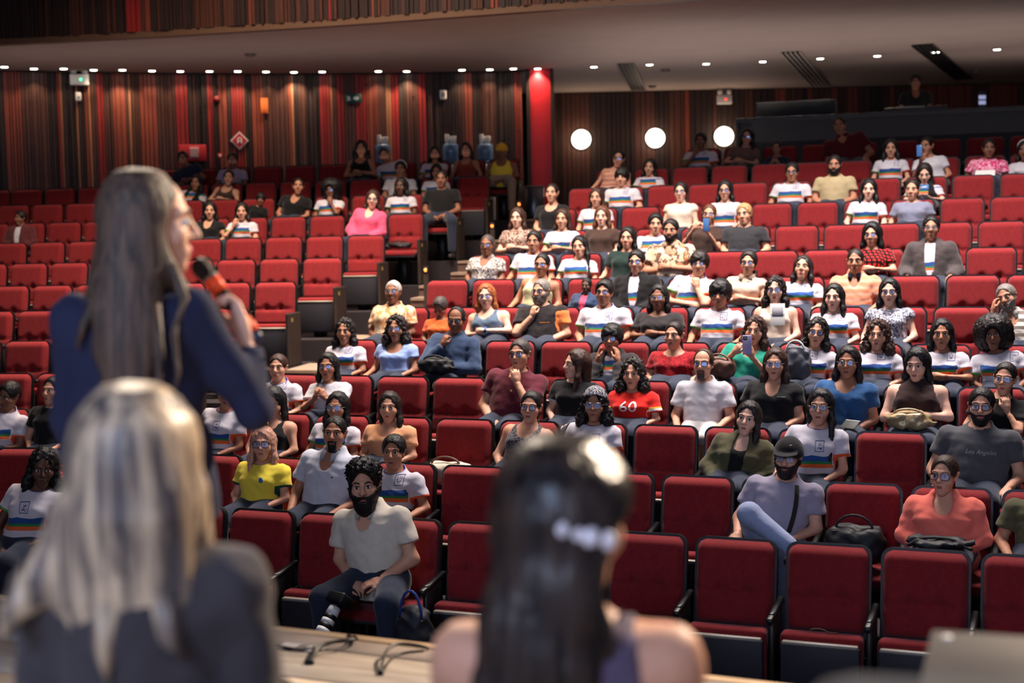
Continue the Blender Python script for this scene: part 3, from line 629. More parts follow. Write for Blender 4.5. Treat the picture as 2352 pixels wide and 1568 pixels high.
# arm poses: side -> (elbow, wrist, hand direction, palm normal, curl)   (+x is the image-right side)
def mir(p): e, w, hd, pn, c = p; f = lambda v: (-v[0], v[1], v[2]); return (f(e), f(w), f(hd), f(pn), c)
A_LAP = ((.222, -.20, .735), (.105, -.40, .655), (-.75, -.6, -.15), (-.1, .2, -1), .45)
A_LAP2 = ((.222, -.20, .735), (.10, -.385, .635), (-.8, -.5, -.2), (-.1, .2, -1), .45)
A_THI = ((.232, -.19, .735), (.16, -.44, .635), (-.15, -.95, -.25), (0, 0, -1), .35)
A_CRO = ((.235, -.235, .77), (.02, -.365, .805), (-1, .12, .10), (0, 1, -.2), .5)
A_CRU = ((.235, -.225, .755), (.03, -.335, .775), (-1, .25, .05), (0, 1, .1), .5)
A_REST = ((.245, -.17, .735), (.225, -.42, .68), (-.1, -.95, -.3), (0, 0, -1), .4)
A_CHIN = ((.17, -.37, .765), (.055, -.315, .955), (-.25, .10, 1), (-.5, .85, 0), .95)
A_MOUTH = ((.18, -.38, .79), (.065, -.325, .985), (-.3, .12, 1), (-.5, .85, 0), .8)
A_SUP = ((.255, -.24, .745), (-.02, -.37, .745), (-1, .1, .05), (0, .8, -.5), .5)
A_CHEEK = ((.15, -.42, .755), (.100, -.315, 1.00), (-.05, .22, 1), (-.9, .3, 0), .25)
A_PHONE = ((.225, -.27, .775), (.085, -.47, .985), (-.45, -.25, .85), (-.5, .6, .2), .7)
A_PHLOW = ((.235, -.22, .755), (.085, -.40, .80), (-.5, -.6, .5), (-.4, .6, .4), .7)
A_UP = ((.23, -.25, .80), (.14, -.24, 1.10), (-.25, .15, 1), (-.8, .3, 0), .5)
A_NECK = ((.24, -.36, .86), (.13, -.24, 1.06), (-.7, .5, .5), (-.5, .8, 0), .6)
POSES = {'lap': (mir(A_LAP2), A_LAP), 'narrow': tuple((lambda p: ((p[0][0]*.80, p[0][1], p[0][2]),)+p[1:])(p) for p in (mir(A_THI), A_THI)), 'thigh': (mir(A_THI), A_THI), 'crossed': (mir(A_CRU), A_CRO), 'rest': (mir(A_REST), A_REST), 'rest_lap': (mir(A_REST), A_LAP), 'lap_rest': (mir(A_LAP), A_REST),
         'chin_r': (mir(A_SUP), A_CHIN), 'chin_l': (mir(A_CHIN), A_SUP), 'mouth_r': (mir(A_SUP), A_MOUTH), 'mouth_l': (mir(A_MOUTH), A_SUP), 'mouthlap_l': (mir(A_MOUTH), A_LAP), 'mouthlap_r': (mir(A_LAP), A_MOUTH), 'chinlap_l': (mir(A_CHIN), A_LAP), 'chinlap_r': (mir(A_LAP), A_CHIN),
         'cheeks': (mir(A_CHEEK), A_CHEEK), 'phone': (mir(A_PHONE), A_PHONE), 'phone_low': (mir(A_PHLOW), A_PHLOW), 'phone_l': (mir(A_PHONE), A_LAP), 'temple_l': (mir(A_UP), A_LAP), 'clasp': (mir(((.20, -.33, .77), (.05, -.36, .90), (-.35, -.1, .95), (-.6, .7, 0), .8)), ((.20, -.33, .77), (.055, -.355, .895), (-.35, -.1, .95), (-.6, .7, 0), .8))}
def lean_fn(V, lean, twist=0.0, slouch=0.0):
    """bend everything above the hips forward (lean, radians) and sideways (twist); slouch sinks the trunk"""
    if not lean and not twist and not slouch: return V
    V = np.array(V, np.float64); V[..., 2] -= slouch*np.clip((V[..., 2]-.56)/.38, 0, 1); z0 = .52; k = np.clip((V[..., 2]-z0)/.25, 0, 1)
    a = lean*k; dz, dy = V[..., 2]-z0, V[..., 1]+.20
    y = -.20+dy*np.cos(a)-dz*np.sin(a); z = z0+dz*np.cos(a)+dy*np.sin(a)*.6
    b = twist*k; x = V[..., 0]*np.cos(b)+(z-z0)*np.sin(b); z2 = z0+(z-z0)*np.cos(b)-V[..., 0]*np.sin(b)*.8
    o = V.copy(); o[..., 0] = x; o[..., 1] = y; o[..., 2] = np.where(k > 0, z2, V[..., 2]); return o
def shoulders(sex, g): w = (.188 if sex == 'm' else .163)*(1+(g-1)*.7); return w, (.985 if sex == 'm' else .968)
LEGS = {'sit': [((-.095, -.24, .575), (-.115, -.62, .575), (-.115, -.62, .10)), ((.095, -.24, .575), (.115, -.62, .575), (.115, -.62, .10))],
        'cross': [((-.095, -.24, .58), (-.10, -.56, .84), (.20, -.62, .66)), ((.095, -.24, .575), (.13, -.62, .55), (.11, -.62, .10))],
        'wide': [((-.095, -.24, .575), (-.20, -.60, .55), (-.19, -.58, .10)), ((.095, -.24, .575), (.24, -.60, .55), (.23, -.58, .10))]}
BODY = {}
def body_template(pose, sex, g, b, legs, h, hh, bare=False):
    key = (pose, sex, g, b, legs, h, hh, bare)
    if key in BODY: return BODY[key]
    st = stations(sex, g, b); sw, sz = shoulders(sex, g); ar = (.046 if sex == 'm' else .039)*(.55+.45*g)
    arms = POSES[pose]; adj = (sw-.163)*1.0
    def fn(P):
        d = sd_loft(P, st)
        if sex == 'f':
            for s in (-1, 1): d = smin(d, sd_ell(P, (s*.07*g, -.235-.02*(g-1), .885), (.062*g, .055*g, .058*g)), .045)
        d = smin(d, sd_cone(P, (0, -.13, 1.03), (0, -.150, 1.13), .056 if sex == 'm' else .047, .053 if sex == 'm' else .045), .03)
        for s, (e, w, _, _, _) in zip((-1, 1), arms):
            S = (s*sw, -.145, sz); E_ = (e[0]+s*adj, e[1], e[2])
            d = smin(d, sd_ell(P, (s*(sw-.008), -.145, sz-.012), (.056*g, .056*g, .058)), .06)
            a = smin(sd_cone(P, S, E_, ar*1.08, ar*.86), sd_cone(P, E_, w, ar*.90, ar*.62), .025)
            d = smin(d, a, .022)
        for (a, k, f) in (LEGS[legs] if bare else ()):
            d = smin(d, sd_cone(P, a, k, .088*g, .058*(.5+.5*g)), .05); l = sd_cone(P, k, f, .056*(.5+.5*g), .036)
            d = smin(d, l, .03)
        return d
    xs = max(.36, sw+.16*g)
    V, Q = nets(fn, (-xs, -.86 if bare else -.56, .02 if bare else .44), (xs, .06, 1.16), h)
    Vs, Qs = [V], [Q]; off = len(V)
    for s, (e, w, hd, pn, c) in zip((-1, 1), arms):
        hv, hq = hand_template(c, hh); hv = hand_xform(hv, w, hd, pn, -s if True else s, .97 if sex == 'm' else .90)
        if s > 0: hq = hq[:, ::-1]
        Vs.append(hv); Qs.append(hq+off); off += len(hv)
    BODY[key] = (np.concatenate(Vs), np.concatenate(Qs)); return BODY[key]
TOPS = {}
def top_template(kind, pose, sex, g, b, h):
    """kind = (sleeve, neck, hem): sleeve 0 none .55 short 2 long ; neck radius; v for deep; returns verts, quads, attr(arm,neck)"""
    key = (kind, pose, sex, g, b, h)
    if key in TOPS: return TOPS[key]
    sl, neck, hem, loose = kind
    st = [(z, y, rx+.013+loose, ry+.014+loose) for z, y, rx, ry in stations(sex, g, b)]; sw, sz = shoulders(sex, g); ar = (.046 if sex == 'm' else .039)*(.55+.45*g); arms = POSES[pose]; adj = sw-.163
    nz = 1.055 if sex == 'm' else 1.035
    nc, nr = {'crew': ((0, -.150, nz+.018), (.075, .080, .055)), 'wide': ((0, -.17, nz+.01), (.105, .10, .085)), 'scoop': ((0, -.195, nz), (.085, .115, .125)), 'vee': ((0, -.225, nz-.005), (.062, .125, .125)), 'high': ((0, -.14, nz+.075), (.08, .08, .05)), 'square': ((0, -.21, nz-.005), (.10, .13, .105)), 'strap': ((0, -.18, nz+.01), (.092, .13, .15)), 'open': ((0, -.27, nz-.12), (.055, .15, .30))}[neck]
    def parts(P):
        d = sd_loft(P, st)
        if sex == 'f':
            for s in (-1, 1): d = smin(d, sd_ell(P, (s*.07*g, -.240-.02*(g-1), .885), (.068*g+loose, .062*g+loose, .066*g)), .05)
        arm = np.full(P.shape[:-1], 9.0, np.float32)
        for s, (e, w, _, _, _) in zip((-1, 1), arms):
            S = np.array((s*sw, -.145, sz)); E_ = np.array((e[0]+s*adj, e[1], e[2])); w = np.array(w)
            if sl > 0:
                d = smin(d, sd_ell(P, (s*(sw-.010), -.145, sz-.012), (.068*g+loose*.6, .068*g+loose*.6, .068)), .05)
                T = S+(E_-S)*min(sl, 1); r0, r1 = ar*1.08+.016+loose*.7, ar*.95+(.024 if sl < 1 else .013)+loose
                a = sd_cone(P, S, T, r0, r1)
                if sl < 1:
                    n = (E_-S)/np.linalg.norm(E_-S); a = np.maximum(a, (P-T.astype(np.float32))@n.astype(np.float32))
                if sl > 1:
                    T2 = E_+(w-E_)*min(sl-1, .97); n = (w-E_)/np.linalg.norm(w-E_)
                    c = np.maximum(sd_cone(P, E_, T2, r1, ar*.66+.014+loose*.5), (P-T2.astype(np.float32))@n.astype(np.float32)); a = smin(a, c, .02)
                d = smin(d, a, .018); arm = np.minimum(arm, a)
        return d, arm
    def fn(P):
        d, _ = parts(P)
        d = d+.0042*np.sin(P[..., 2]*58+3.1*np.sin(P[..., 0]*17)+1.7*np.sin(P[..., 1]*23))*np.sin(P[..., 0]*31+2.3*np.sin(P[..., 2]*13))
        d = smax(d, hem-P[..., 2], .006)
        d = smax(d, -sd_ell(P, nc, nr), .004)
        if sl == 0:
            for s in (-1, 1): d = smax(d, -sd_ell(P, (s*(sw+.02), -.145, sz+.005), (.058 if neck != 'strap' else .075, .16, .105)), .006)
        return d
    xs = max(.36, sw+.18*g)
    V, Q = nets(fn, (-xs, -.60, hem-.04), (xs, .05, 1.16), h)
    S_ = np.zeros((len(V), 3), np.float32)
    for s, (e, w, _, _, _) in zip((-1, 1), arms):
        S = np.array((s*sw, -.145, sz)); E_ = np.array((e[0]+s*adj, e[1], e[2])); n = E_-S; ln = np.linalg.norm(n); t = ((V-S)@(n/ln))/(ln*max(min(sl, 1), .01))
        near = (sd_cone(V, S, S+(E_-S)*min(max(sl, .1), 1), ar*1.2+.03, ar*1.2+.035) < .01) & (V[:, 0]*s > sw*.72)
        S_[near, 0] = np.where(t[near] > 0, s*t[near], 0)
    q = (V-np.array(nc))/np.array(nr); S_[:, 1] = np.sqrt((q*q).sum(1))
    TOPS[key] = (V, Q, S_); return TOPS[key]
LEGM = {}
def pants_template(g, legs, short, h):
    key = (g, legs, short, h)
    if key in LEGM: return LEGM[key]
    def fn(P):
        d = sd_ell(P, (0, -.225, .625), (.190*g, .140*g, .132)); up = A3(0, 0, .022+.10*(g-1)); d = smax(d, P[..., 2]-.70, .01); 
        for (a, k, f) in LEGS[legs]:
            k_, f_ = np.array(k), np.array(f); e = k_+(f_-k_)*.94; a = np.array(a)+up; k = k_+up*.6
            d = smin(d, sd_cone(P, a, k, .100*g, .074*(.5+.5*g)), .04)
            if not short: d = smin(d, sd_cone(P, k, e, .072*(.5+.5*g), .058), .03)
        return d
    V, Q = nets(fn, (-.42, -.88, .05), (.42, .02, .80 if legs != 'cross' else .96), h); LEGM[key] = (V, Q); return LEGM[key]
SHOE = {}
def shoe_mesh(m):
    if m.name not in SHOE:
        def fn(P): return smax(smin(sd_cone(P, (0, .05, .035), (0, -.13, .03), .040, .036), sd_cone(P, (0, .03, .04), (0, .03, .11), .040, .040), .03), -P[..., 2], .005)
        V, Q = nets(fn, (-.06, -.19, -.02), (.06, .11, .14), .016); SHOE[m.name] = fast_mesh('shoe', V, Q, [m])
    return SHOE[m.name]
# ---- hair in head coordinates
HAIR = {}
def hair_sdf(P, st):
    x, y, z = P[..., 0], P[..., 1], P[..., 2]; ax = np.abs(x)
    th = {'short': .014, 'buzz': .007, 'crop': .018, 'mop': .030, 'bowl': .030, 'recede': .010, 'greyside': .012, 'quiff': .026}.get(st, .018)
    th *= .8; cap = sd_ell(P, (0, .016, .034), (.076+th, .097+th, .089+th*1.1))
    face = sd_ell(P, (0, -.132, -.016), (.067, .106, .118))
    if st in ('short', 'buzz', 'crop', 'greyside', 'quiff', 'curlytop'):
        if st == 'curlytop': cap = smin(cap, sd_ell(P, (0, -.005, .085), (.095, .105, .075)), .03)+wob(P, 150, .010)
        d = smax(cap, -sd_ell(P, (0, -.135, -.020), (.078, .114, .120)), .008)
        lim = np.where(y > .03, -.055, -.02-.3*(y-.03)*0); d = smax(d, np.interp(y, [-.10, -.02, .03, .10], [.02, -.005, -.045, -.075]).astype(np.float32)-z, .008)
        d = smax(d, -sd_ell(P, (0.08, .008, -.005), (.03, .022, .03)), .004); d = smax(d, -sd_ell(P, (-.08, .008, -.005), (.03, .022, .03)), .004)
        return d+wob(P, 90, .0025)
    if st == 'recede':
        d = smax(cap, -sd_ell(P, (0, -.115, .045), (.080, .105, .10)), .008); return smax(d, np.interp(y, [-.02, .03, .10], [.0, -.045, -.075]).astype(np.float32)-z, .008)
    if st in ('bowl', 'mop'):
        d = smax(cap, -sd_ell(P, (0, -.145, -.040), (.072, .082, .095)), .010); return smax(d, np.interp(y, [-.10, 0, .10], [.015, -.035, -.07]).astype(np.float32)-z, .01)+wob(P, 70, .005)
    if st == 'afro':
        d = sd_ell(P, (0, .025, .045), (.155, .145, .140)); d = smin(d, sd_ell(P, (0, .05, -.05), (.145, .10, .10)), .05)+wob(P, 120, .008)
        return smax(d, -sd_ell(P, (0, -.145, -.030), (.070, .11, .105)), .012)
    if st == 'tied' or st == 'bun':
        d = smax(sd_ell(P, (0, .014, .034), (.083, .106, .099)), -sd_ell(P, (0, -.132, -.018), (.074, .112, .122)), .008)
        d = smax(d, np.interp(y, [-.10, -.02, .03, .10], [.02, -.01, -.05, -.08]).astype(np.float32)-z, .008)
        for s in (-.08, .08): d = smax(d, -sd_ell(P, (s, .008, -.008), (.03, .02, .028)), .004)
        if st == 'bun': d = smin(d, sd_ell(P, (0, .10, .10), (.045, .045, .042)), .02)
        else: d = smin(d, sd_cone(P, (0, .10, .0), (.03, .10, -.16), .035, .02), .02)
        return d
    d = smax(cap, -face, .012)
    d = smax(d, -.06-z, .01)
    ln = {'bob': -.13, 'shoulder': -.20, 'long': -.32, 'longfront': -.36, 'wavy': -.26, 'curlylong': -.24, 'sidefront': -.36, 'braid': -.10, 'longback': -.40, 'blondelong': -.42}.get(st, -.25)
    wv = {'wavy': .010, 'curlylong': .016, 'shoulder': .004, 'bob': .003}.get(st, .003)
    wd = {'bob': .022, 'shoulder': .022, 'wavy': .030, 'curlylong': .042}.get(st, .022)
    fwd = {'longfront': -.085, 'blondelong': -.075, 'long': -.03, 'wavy': -.02}.get(st, -.005)
    back = smin(sd_cone(P, (-.04, .07, .02), (-.045, .085, ln+.04), .05, .035), sd_cone(P, (.04, .07, .02), (.045, .085, ln+.04), .05, .035), .04)
    if st == 'braid':
        back = sd_cone(P, (0, .09, .0), (0, .10, -.10), .04, .03); d = smin(d, back, .03)
        br = sd_cone(P, (.065, .06, -.08), (.085, -.06, -.22), .022, .020); br = smin(br, sd_cone(P, (.085, -.06, -.22), (.080, -.09, -.42), .020, .010), .01)
        return smin(d, br+.004*np.sin(z*180), .02)
    d = smin(d, back, .03)
    for s in (-1, 1):
        if st == 'sidefront' and s < 0: sd = sd_cone(P, (s*.076, .02, .03), (s*.075, .07, -.15), .024, .02)
        else:
            f = fwd if st != 'sidefront' else -.10
            sd = smin(sd_cone(P, (s*.072, -.005, .045), (s*(.083+wd*.3), .0+f*.3, -.10), .020, wd+.002), sd_cone(P, (s*(.083+wd*.3), f*.3, -.10), (s*(.085+wd*.4), f, ln), wd+.002, wd*.62), .03)
        d = smin(d, sd, .022)
    d = d+wob(P, 75, wv)+.0012*np.sin((np.arctan2(x, y+.02))*46)
    return smax(d, -sd_ell(P, (0, -.130, -.028), (.060, .100, .116)), .006)
def hair_template(st, h):
    if (st, h) not in HAIR: HAIR[st, h] = nets(lambda P: hair_sdf(P, st), (-.20, -.19, -.50 if st not in ('short', 'buzz', 'crop', 'bowl', 'mop', 'recede', 'quiff', 'curlytop', 'greyside') else -.12), (.20, .22, .23), h)
    return HAIR[st, h]
BEARD = {}
def beard_template(kind, h):
    if (kind, h) not in BEARD:
        def fn(P):
            x, y, z = P[..., 0], P[..., 1], P[..., 2]
            t = {'full': .010, 'stubble': .0045, 'goatee': .007, 'moustache': .006, 'long': .014}[kind]
            d = head_sdf(P, 'm', 0)-t
            if kind == 'long': d = smin(d, sd_ell(P, (0, -.058, -.115), (.042, .036, .045)), .03)
            if kind in ('full', 'stubble', 'long'):
                d = smax(d, z-np.interp(np.abs(x), [0, .03, .06, .075], [-.045, -.045, -.030, .0]).astype(np.float32), .006); d = smax(d, y-(.0), .006)
            elif kind == 'goatee': d = smax(smax(d, np.abs(x)-.030, .006), z+.046, .005); d = smax(d, y+.03, .005)
            else: d = smax(smax(smax(d, np.abs(x)-.030, .005), z+.046, .004), -.062-z, .004); d = smax(d, y+.03, .005)
            if kind != 'moustache': d = smax(d, -sd_ell(P, (0, -.10, -.064), (.021, .03, .0085)), .003)
            d = smax(d, -sd_ell(P, (0, -.112, -.03), (.019, .03, .018)), .003)
            return d+wob(P, 200, .0015)
        BEARD[kind, h] = nets(fn, (-.10, -.14, -.18), (.10, .04, .02), h)
    return BEARD[kind, h]
def glasses_parts(shape):
    fr, ln = [], []
    for s in (-1, 1):
        pts = []; n = 18; w, hgt = (.0245, .0175) if shape != 'big' else (.027, .022)
        for k in range(n):
            a = 2*PI*k/n; cx_, cz_ = math.cos(a), math.sin(a); p = 2.0 if shape == 'round' else 3.2
            r = (abs(cx_)**p+abs(cz_)**p)**(-1/p); xx, zz = w*r*cx_, hgt*r*cz_
            pts.append((s*.033+xx, -.104+abs(s*.033+xx)**2*3.0, .002+zz))
        fr.append(tube(pts+[pts[0]], 0.0016 if shape == 'thin' or shape == 'round' else .0025, 5, False))
        ln.append((pts, [tuple(range(n)) if s > 0 else tuple(range(n))]))
        fr.append(tube([(s*(.033+w), -.100+.009, .008), (s*.078, -.06, .009), (s*.080, .01, .010)], .002, 5))
    fr.append(tube([(-.0105, -.104, .006), (0, -.106, .008), (.0105, -.104, .006)], .0022, 5))
    return fr, ln
GLS = {}
def glasses(shape, fm):
    k = (shape, fm.name)
    if k not in GLS:
        fr, ln = glasses_parts(shape); m = mesh('spectacle_frame', *join(*fr), [fm], True)
        GLS[k] = (m, [mesh('lens', l[0], l[1], [M_LENS]) for l in ln])
    return GLS[k]
# ------------------------------------------------------------------ materials of people
SKT = {'a': (228, 178, 154), 'b': (208, 152, 124), 'c': (178, 122, 94), 'd': (138, 90, 68), 'e': (96, 62, 48)}
def skin(t):
    m = mat('skin_'+t, SKT[t], .55, var=.05, vscale=30, bump=.04, bscale=200, spec=.35)
    b = m.node_tree.nodes['Principled BSDF']; b.inputs['Subsurface Weight'].default_value = .0
    return m
LIPC = {'a': (176, 92, 88), 'b': (162, 84, 76), 'c': (138, 74, 66), 'd': (110, 60, 54), 'e': (80, 46, 44)}
HC_ = {'black': (18, 15, 16), 'dark': (30, 21, 19), 'brown': (58, 36, 27), 'chestnut': (92, 56, 38), 'blond': (176, 138, 92), 'auburn': (150, 84, 44), 'grey': (120, 112, 106), 'white': (180, 172, 166), 'darkgrey': (66, 58, 56), 'rosy': (190, 140, 118)}
def hair_mat(c): return mat('hair_'+c, HC_[c], .5, var=.45, vscale=12, bump=.5, bscale=14, stretch=(9, 9, .8), spec=.35)
M_EYE = mat('eye_white', (226, 220, 214), .25); M_IRIS = mat('iris_dark', (30, 18, 14), .2)
def lens_mat():
    m = bpy.data.materials.new('coated_lens'); m.use_nodes = True; nt = m.node_tree; nt.nodes.clear()
    o = nt.nodes.new('ShaderNodeOutputMaterial'); t = nt.nodes.new('ShaderNodeBsdfTransparent'); g = nt.nodes.new('ShaderNodeBsdfGlossy'); x = nt.nodes.new('ShaderNodeMixShader')
    t.inputs[0].default_value = (.86, .9, 1, 1); g.inputs[0].default_value = (.45, .6, 1, 1); g.inputs[1].default_value = .22; x.inputs[0].default_value = .22
    nt.links.new(t.outputs[0], x.inputs[1]); nt.links.new(g.outputs[0], x.inputs[2]); nt.links.new(x.outputs[0], o.inputs[0]); return m
M_LENS = lens_mat(); M_FRB = mat('spectacle_black', (20, 18, 18), .35); M_FRM = mat('spectacle_metal', (150, 140, 130), .3, metal=.8); M_FRR = mat('spectacle_tortoise', (84, 40, 30), .35)
def cloth(name, c, **k): return mat('cloth_'+name, c, .85, var=.07, vscale=14, bump=.45, bscale=16, sheen=.15, spec=.15, **k)
def ramp_mat(name, kind, c1, c2, c3=None):
    """patterned cloth: kind decides the procedural print"""
    if name in MATS: return MATS[name]
    m = cloth(name+'_base', c1).copy(); m.name = name; nt = m.node_tree; b = nt.nodes['Principled BSDF']; N = nt.nodes.new; Lk = nt.links.new
    for l in list(b.inputs['Base Color'].links): nt.links.remove(l)
    tc = N('ShaderNodeTexCoord'); at = N('ShaderNodeAttribute'); at.attribute_name = 'cl'; sp = N('ShaderNodeSeparateXYZ'); Lk(at.outputs['Vector'], sp.inputs[0]); so = N('ShaderNodeSeparateXYZ'); Lk(tc.outputs['Object'], so.inputs[0])
    def M(op, a, b2=None, c=None):
        n = N('ShaderNodeMath'); n.operation = op
        for i, v in enumerate((a, b2, c)):
            if v is None: continue
            if isinstance(v, (int, float)): n.inputs[i].default_value = v
            else: Lk(v, n.inputs[i])
        return n.outputs[0]
    def mixc(fac, A, B):
        n = N('ShaderNodeMix'); n.data_type = 'RGBA'; Lk(fac, n.inputs[0])
        for i, v in ((6, A), (7, B)):
            if isinstance(v, tuple): n.inputs[i].default_value = (*lin(v), 1)
            else: Lk(v, n.inputs[i])
        return n.outputs[2]
    X, Y, Z = so.outputs; arm, nk, _ = sp.outputs
    def band(v, lo, hi): return M('MULTIPLY', M('GREATER_THAN', v, lo), M('LESS_THAN', v, hi))
    if kind == 'school':
        body = M('LESS_THAN', M('ABSOLUTE', arm), .02); col = c1
        n = N('ShaderNodeTexNoise'); n.inputs['Scale'].default_value = 7; Lk(tc.outputs['Object'], n.inputs['Vector'])
        zz = M('ADD', Z, M('MULTIPLY', M('SUBTRACT', n.outputs[0], .5), .035))
        col = mixc(M('MULTIPLY', body, band(zz, .790, .832)), (206, 200, 208), (42, 78, 140)); col = mixc(M('MULTIPLY', body, band(zz, .770, .791)), col, (54, 128, 74)); col = mixc(M('MULTIPLY', body, band(zz, .743, .771)), col, (232, 104, 52))
        col = mixc(M('GREATER_THAN', arm, .86), col, (236, 92, 40)); col = mixc(M('LESS_THAN', arm, -.86), col, (96, 170, 66))
        col = mixc(M('LESS_THAN', nk, 1.17), col, (56, 62, 138))
        ex, ez = M('ABSOLUTE', M('SUBTRACT', X, .085)), M('ABSOLUTE', M('SUBTRACT', Z, .905)); q = M('MAXIMUM', M('MULTIPLY', ex, 30), M('MULTIPLY', ez, 25)); fr = M('LESS_THAN', Y, -.15)
        v2 = N('ShaderNodeTexNoise'); v2.inputs['Scale'].default_value = 90; Lk(tc.outputs['Object'], v2.inputs['Vector'])
        ink = M('MAXIMUM', band(q, .86, 1.0), M('MULTIPLY', M('LESS_THAN', q, .6), M('GREATER_THAN', v2.outputs[0], .53)))
        col = mixc(M('MULTIPLY', M('MULTIPLY', ink, fr), body), col, (70, 78, 120))
    elif kind == 'stripe':
        w = M('SINE', M('MULTIPLY', Z, 95)); col = mixc(M('GREATER_THAN', w, .1), c1, c2)
        if c3: col = mixc(M('GREATER_THAN', M('SINE', M('MULTIPLY', Z, 43)), .6), col, c3)
    elif kind == 'band': col = mixc(band(Z, .80, .90), c1, c2)
    elif kind == 'plaid': col = mixc(M('GREATER_THAN', M('SINE', M('MULTIPLY', M('ADD', Z, Y), 120)), .0), c1, c2); col = mixc(M('GREATER_THAN', M('SINE', M('MULTIPLY', M('ADD', X, Y), 120)), .3), col, (12, 10, 12))
    elif kind == 'edge':  # contrasting cuffs and collar
        col = mixc(M('GREATER_THAN', M('ABSOLUTE', arm), .86), c1, c2); col = mixc(M('LESS_THAN', nk, 1.14), col, c2)
    elif kind == 'panel': # two-tone front
        col = mixc(M('LESS_THAN', M('ABSOLUTE', X), .055), c1, c2)
    elif kind == 'sideband': col = mixc(M('MULTIPLY', M('GREATER_THAN', arm, .05), M('GREATER_THAN', X, .0)), c1, c2)
    elif kind == 'jersey':
        col = mixc(M('MULTIPLY', M('GREATER_THAN', M('ABSOLUTE', arm), .62), M('LESS_THAN', M('ABSOLUTE', arm), .74)), c1, (235, 190, 70)); col = mixc(M('MULTIPLY', M('GREATER_THAN', M('ABSOLUTE', arm), .74), M('LESS_THAN', M('ABSOLUTE', arm), .9)), col, (235, 232, 228))
    else:  # blotches / flowers / leopard
        n = N('ShaderNodeTexNoise'); n.inputs['Scale'].default_value = {'floral': 45, 'tiedye': 22, 'speckle': 120, 'camo': 14}[kind]; n.inputs['Detail'].default_value = 3; Lk(tc.outputs['Object'], n.inputs['Vector'])
        col = mixc(band(n.outputs[0], .50, .62), c1, c2)
        if c3: col = mixc(M('GREATER_THAN', n.outputs[0], .64), col, c3)
    Lk(col, b.inputs['Base Color']); MATS[name] = m; return m
SCHOOL = ramp_mat('school_tee', 'school', (232, 228, 232), (0, 0, 0))
PANTS = {'jeans': cloth('jeans', (42, 48, 64)), 'black': cloth('black_trousers', (26, 25, 28)), 'beige': cloth('beige_trousers', (150, 134, 116)), 'light': cloth('pale_jeans', (150, 160, 190)), 'white': cloth('white_shorts', (214, 208, 206))}
M_SHOE = mat('dark_shoe', (40, 36, 36), .6)
# kind -> (sleeve, neck, hem, looseness)
KIND = {'tee': (.60, 'crew', .50, .004), 'loose': (.66, 'crew', .50, .014), 'long': (1.97, 'crew', .50, .008), 'vtee': (.58, 'vee', .50, .006), 'tank': (0, 'scoop', .50, .002), 'strap': (0, 'strap', .50, .002), 'hightank': (0, 'high', .50, .003), 'polo': (.66, 'vee', .50, .010), 'blouse': (1.80, 'vee', .50, .020), 'square': (.42, 'square', .50, .008), 'scoop': (.60, 'scoop', .50, .004), 'wide': (.62, 'wide', .50, .006), 'long_half': (1.55, 'vee', .50, .012), 'cap': (.22, 'crew', .50, .004), 'capv': (.25, 'vee', .50, .004)}
OUTER = {'jacket': (1.97, 'open', .47, .026), 'cardigan': (1.80, 'open', .47, .020), 'vest': (0, 'open', .47, .022)}
def set_cl(me, S):
    a = me.attributes.new('cl', 'FLOAT_VECTOR', 'POINT'); a.data.foreach_set('vector', np.ascontiguousarray(S, np.float32).ravel())
TMESH = {}
PEOPLE = []; BEND = {}
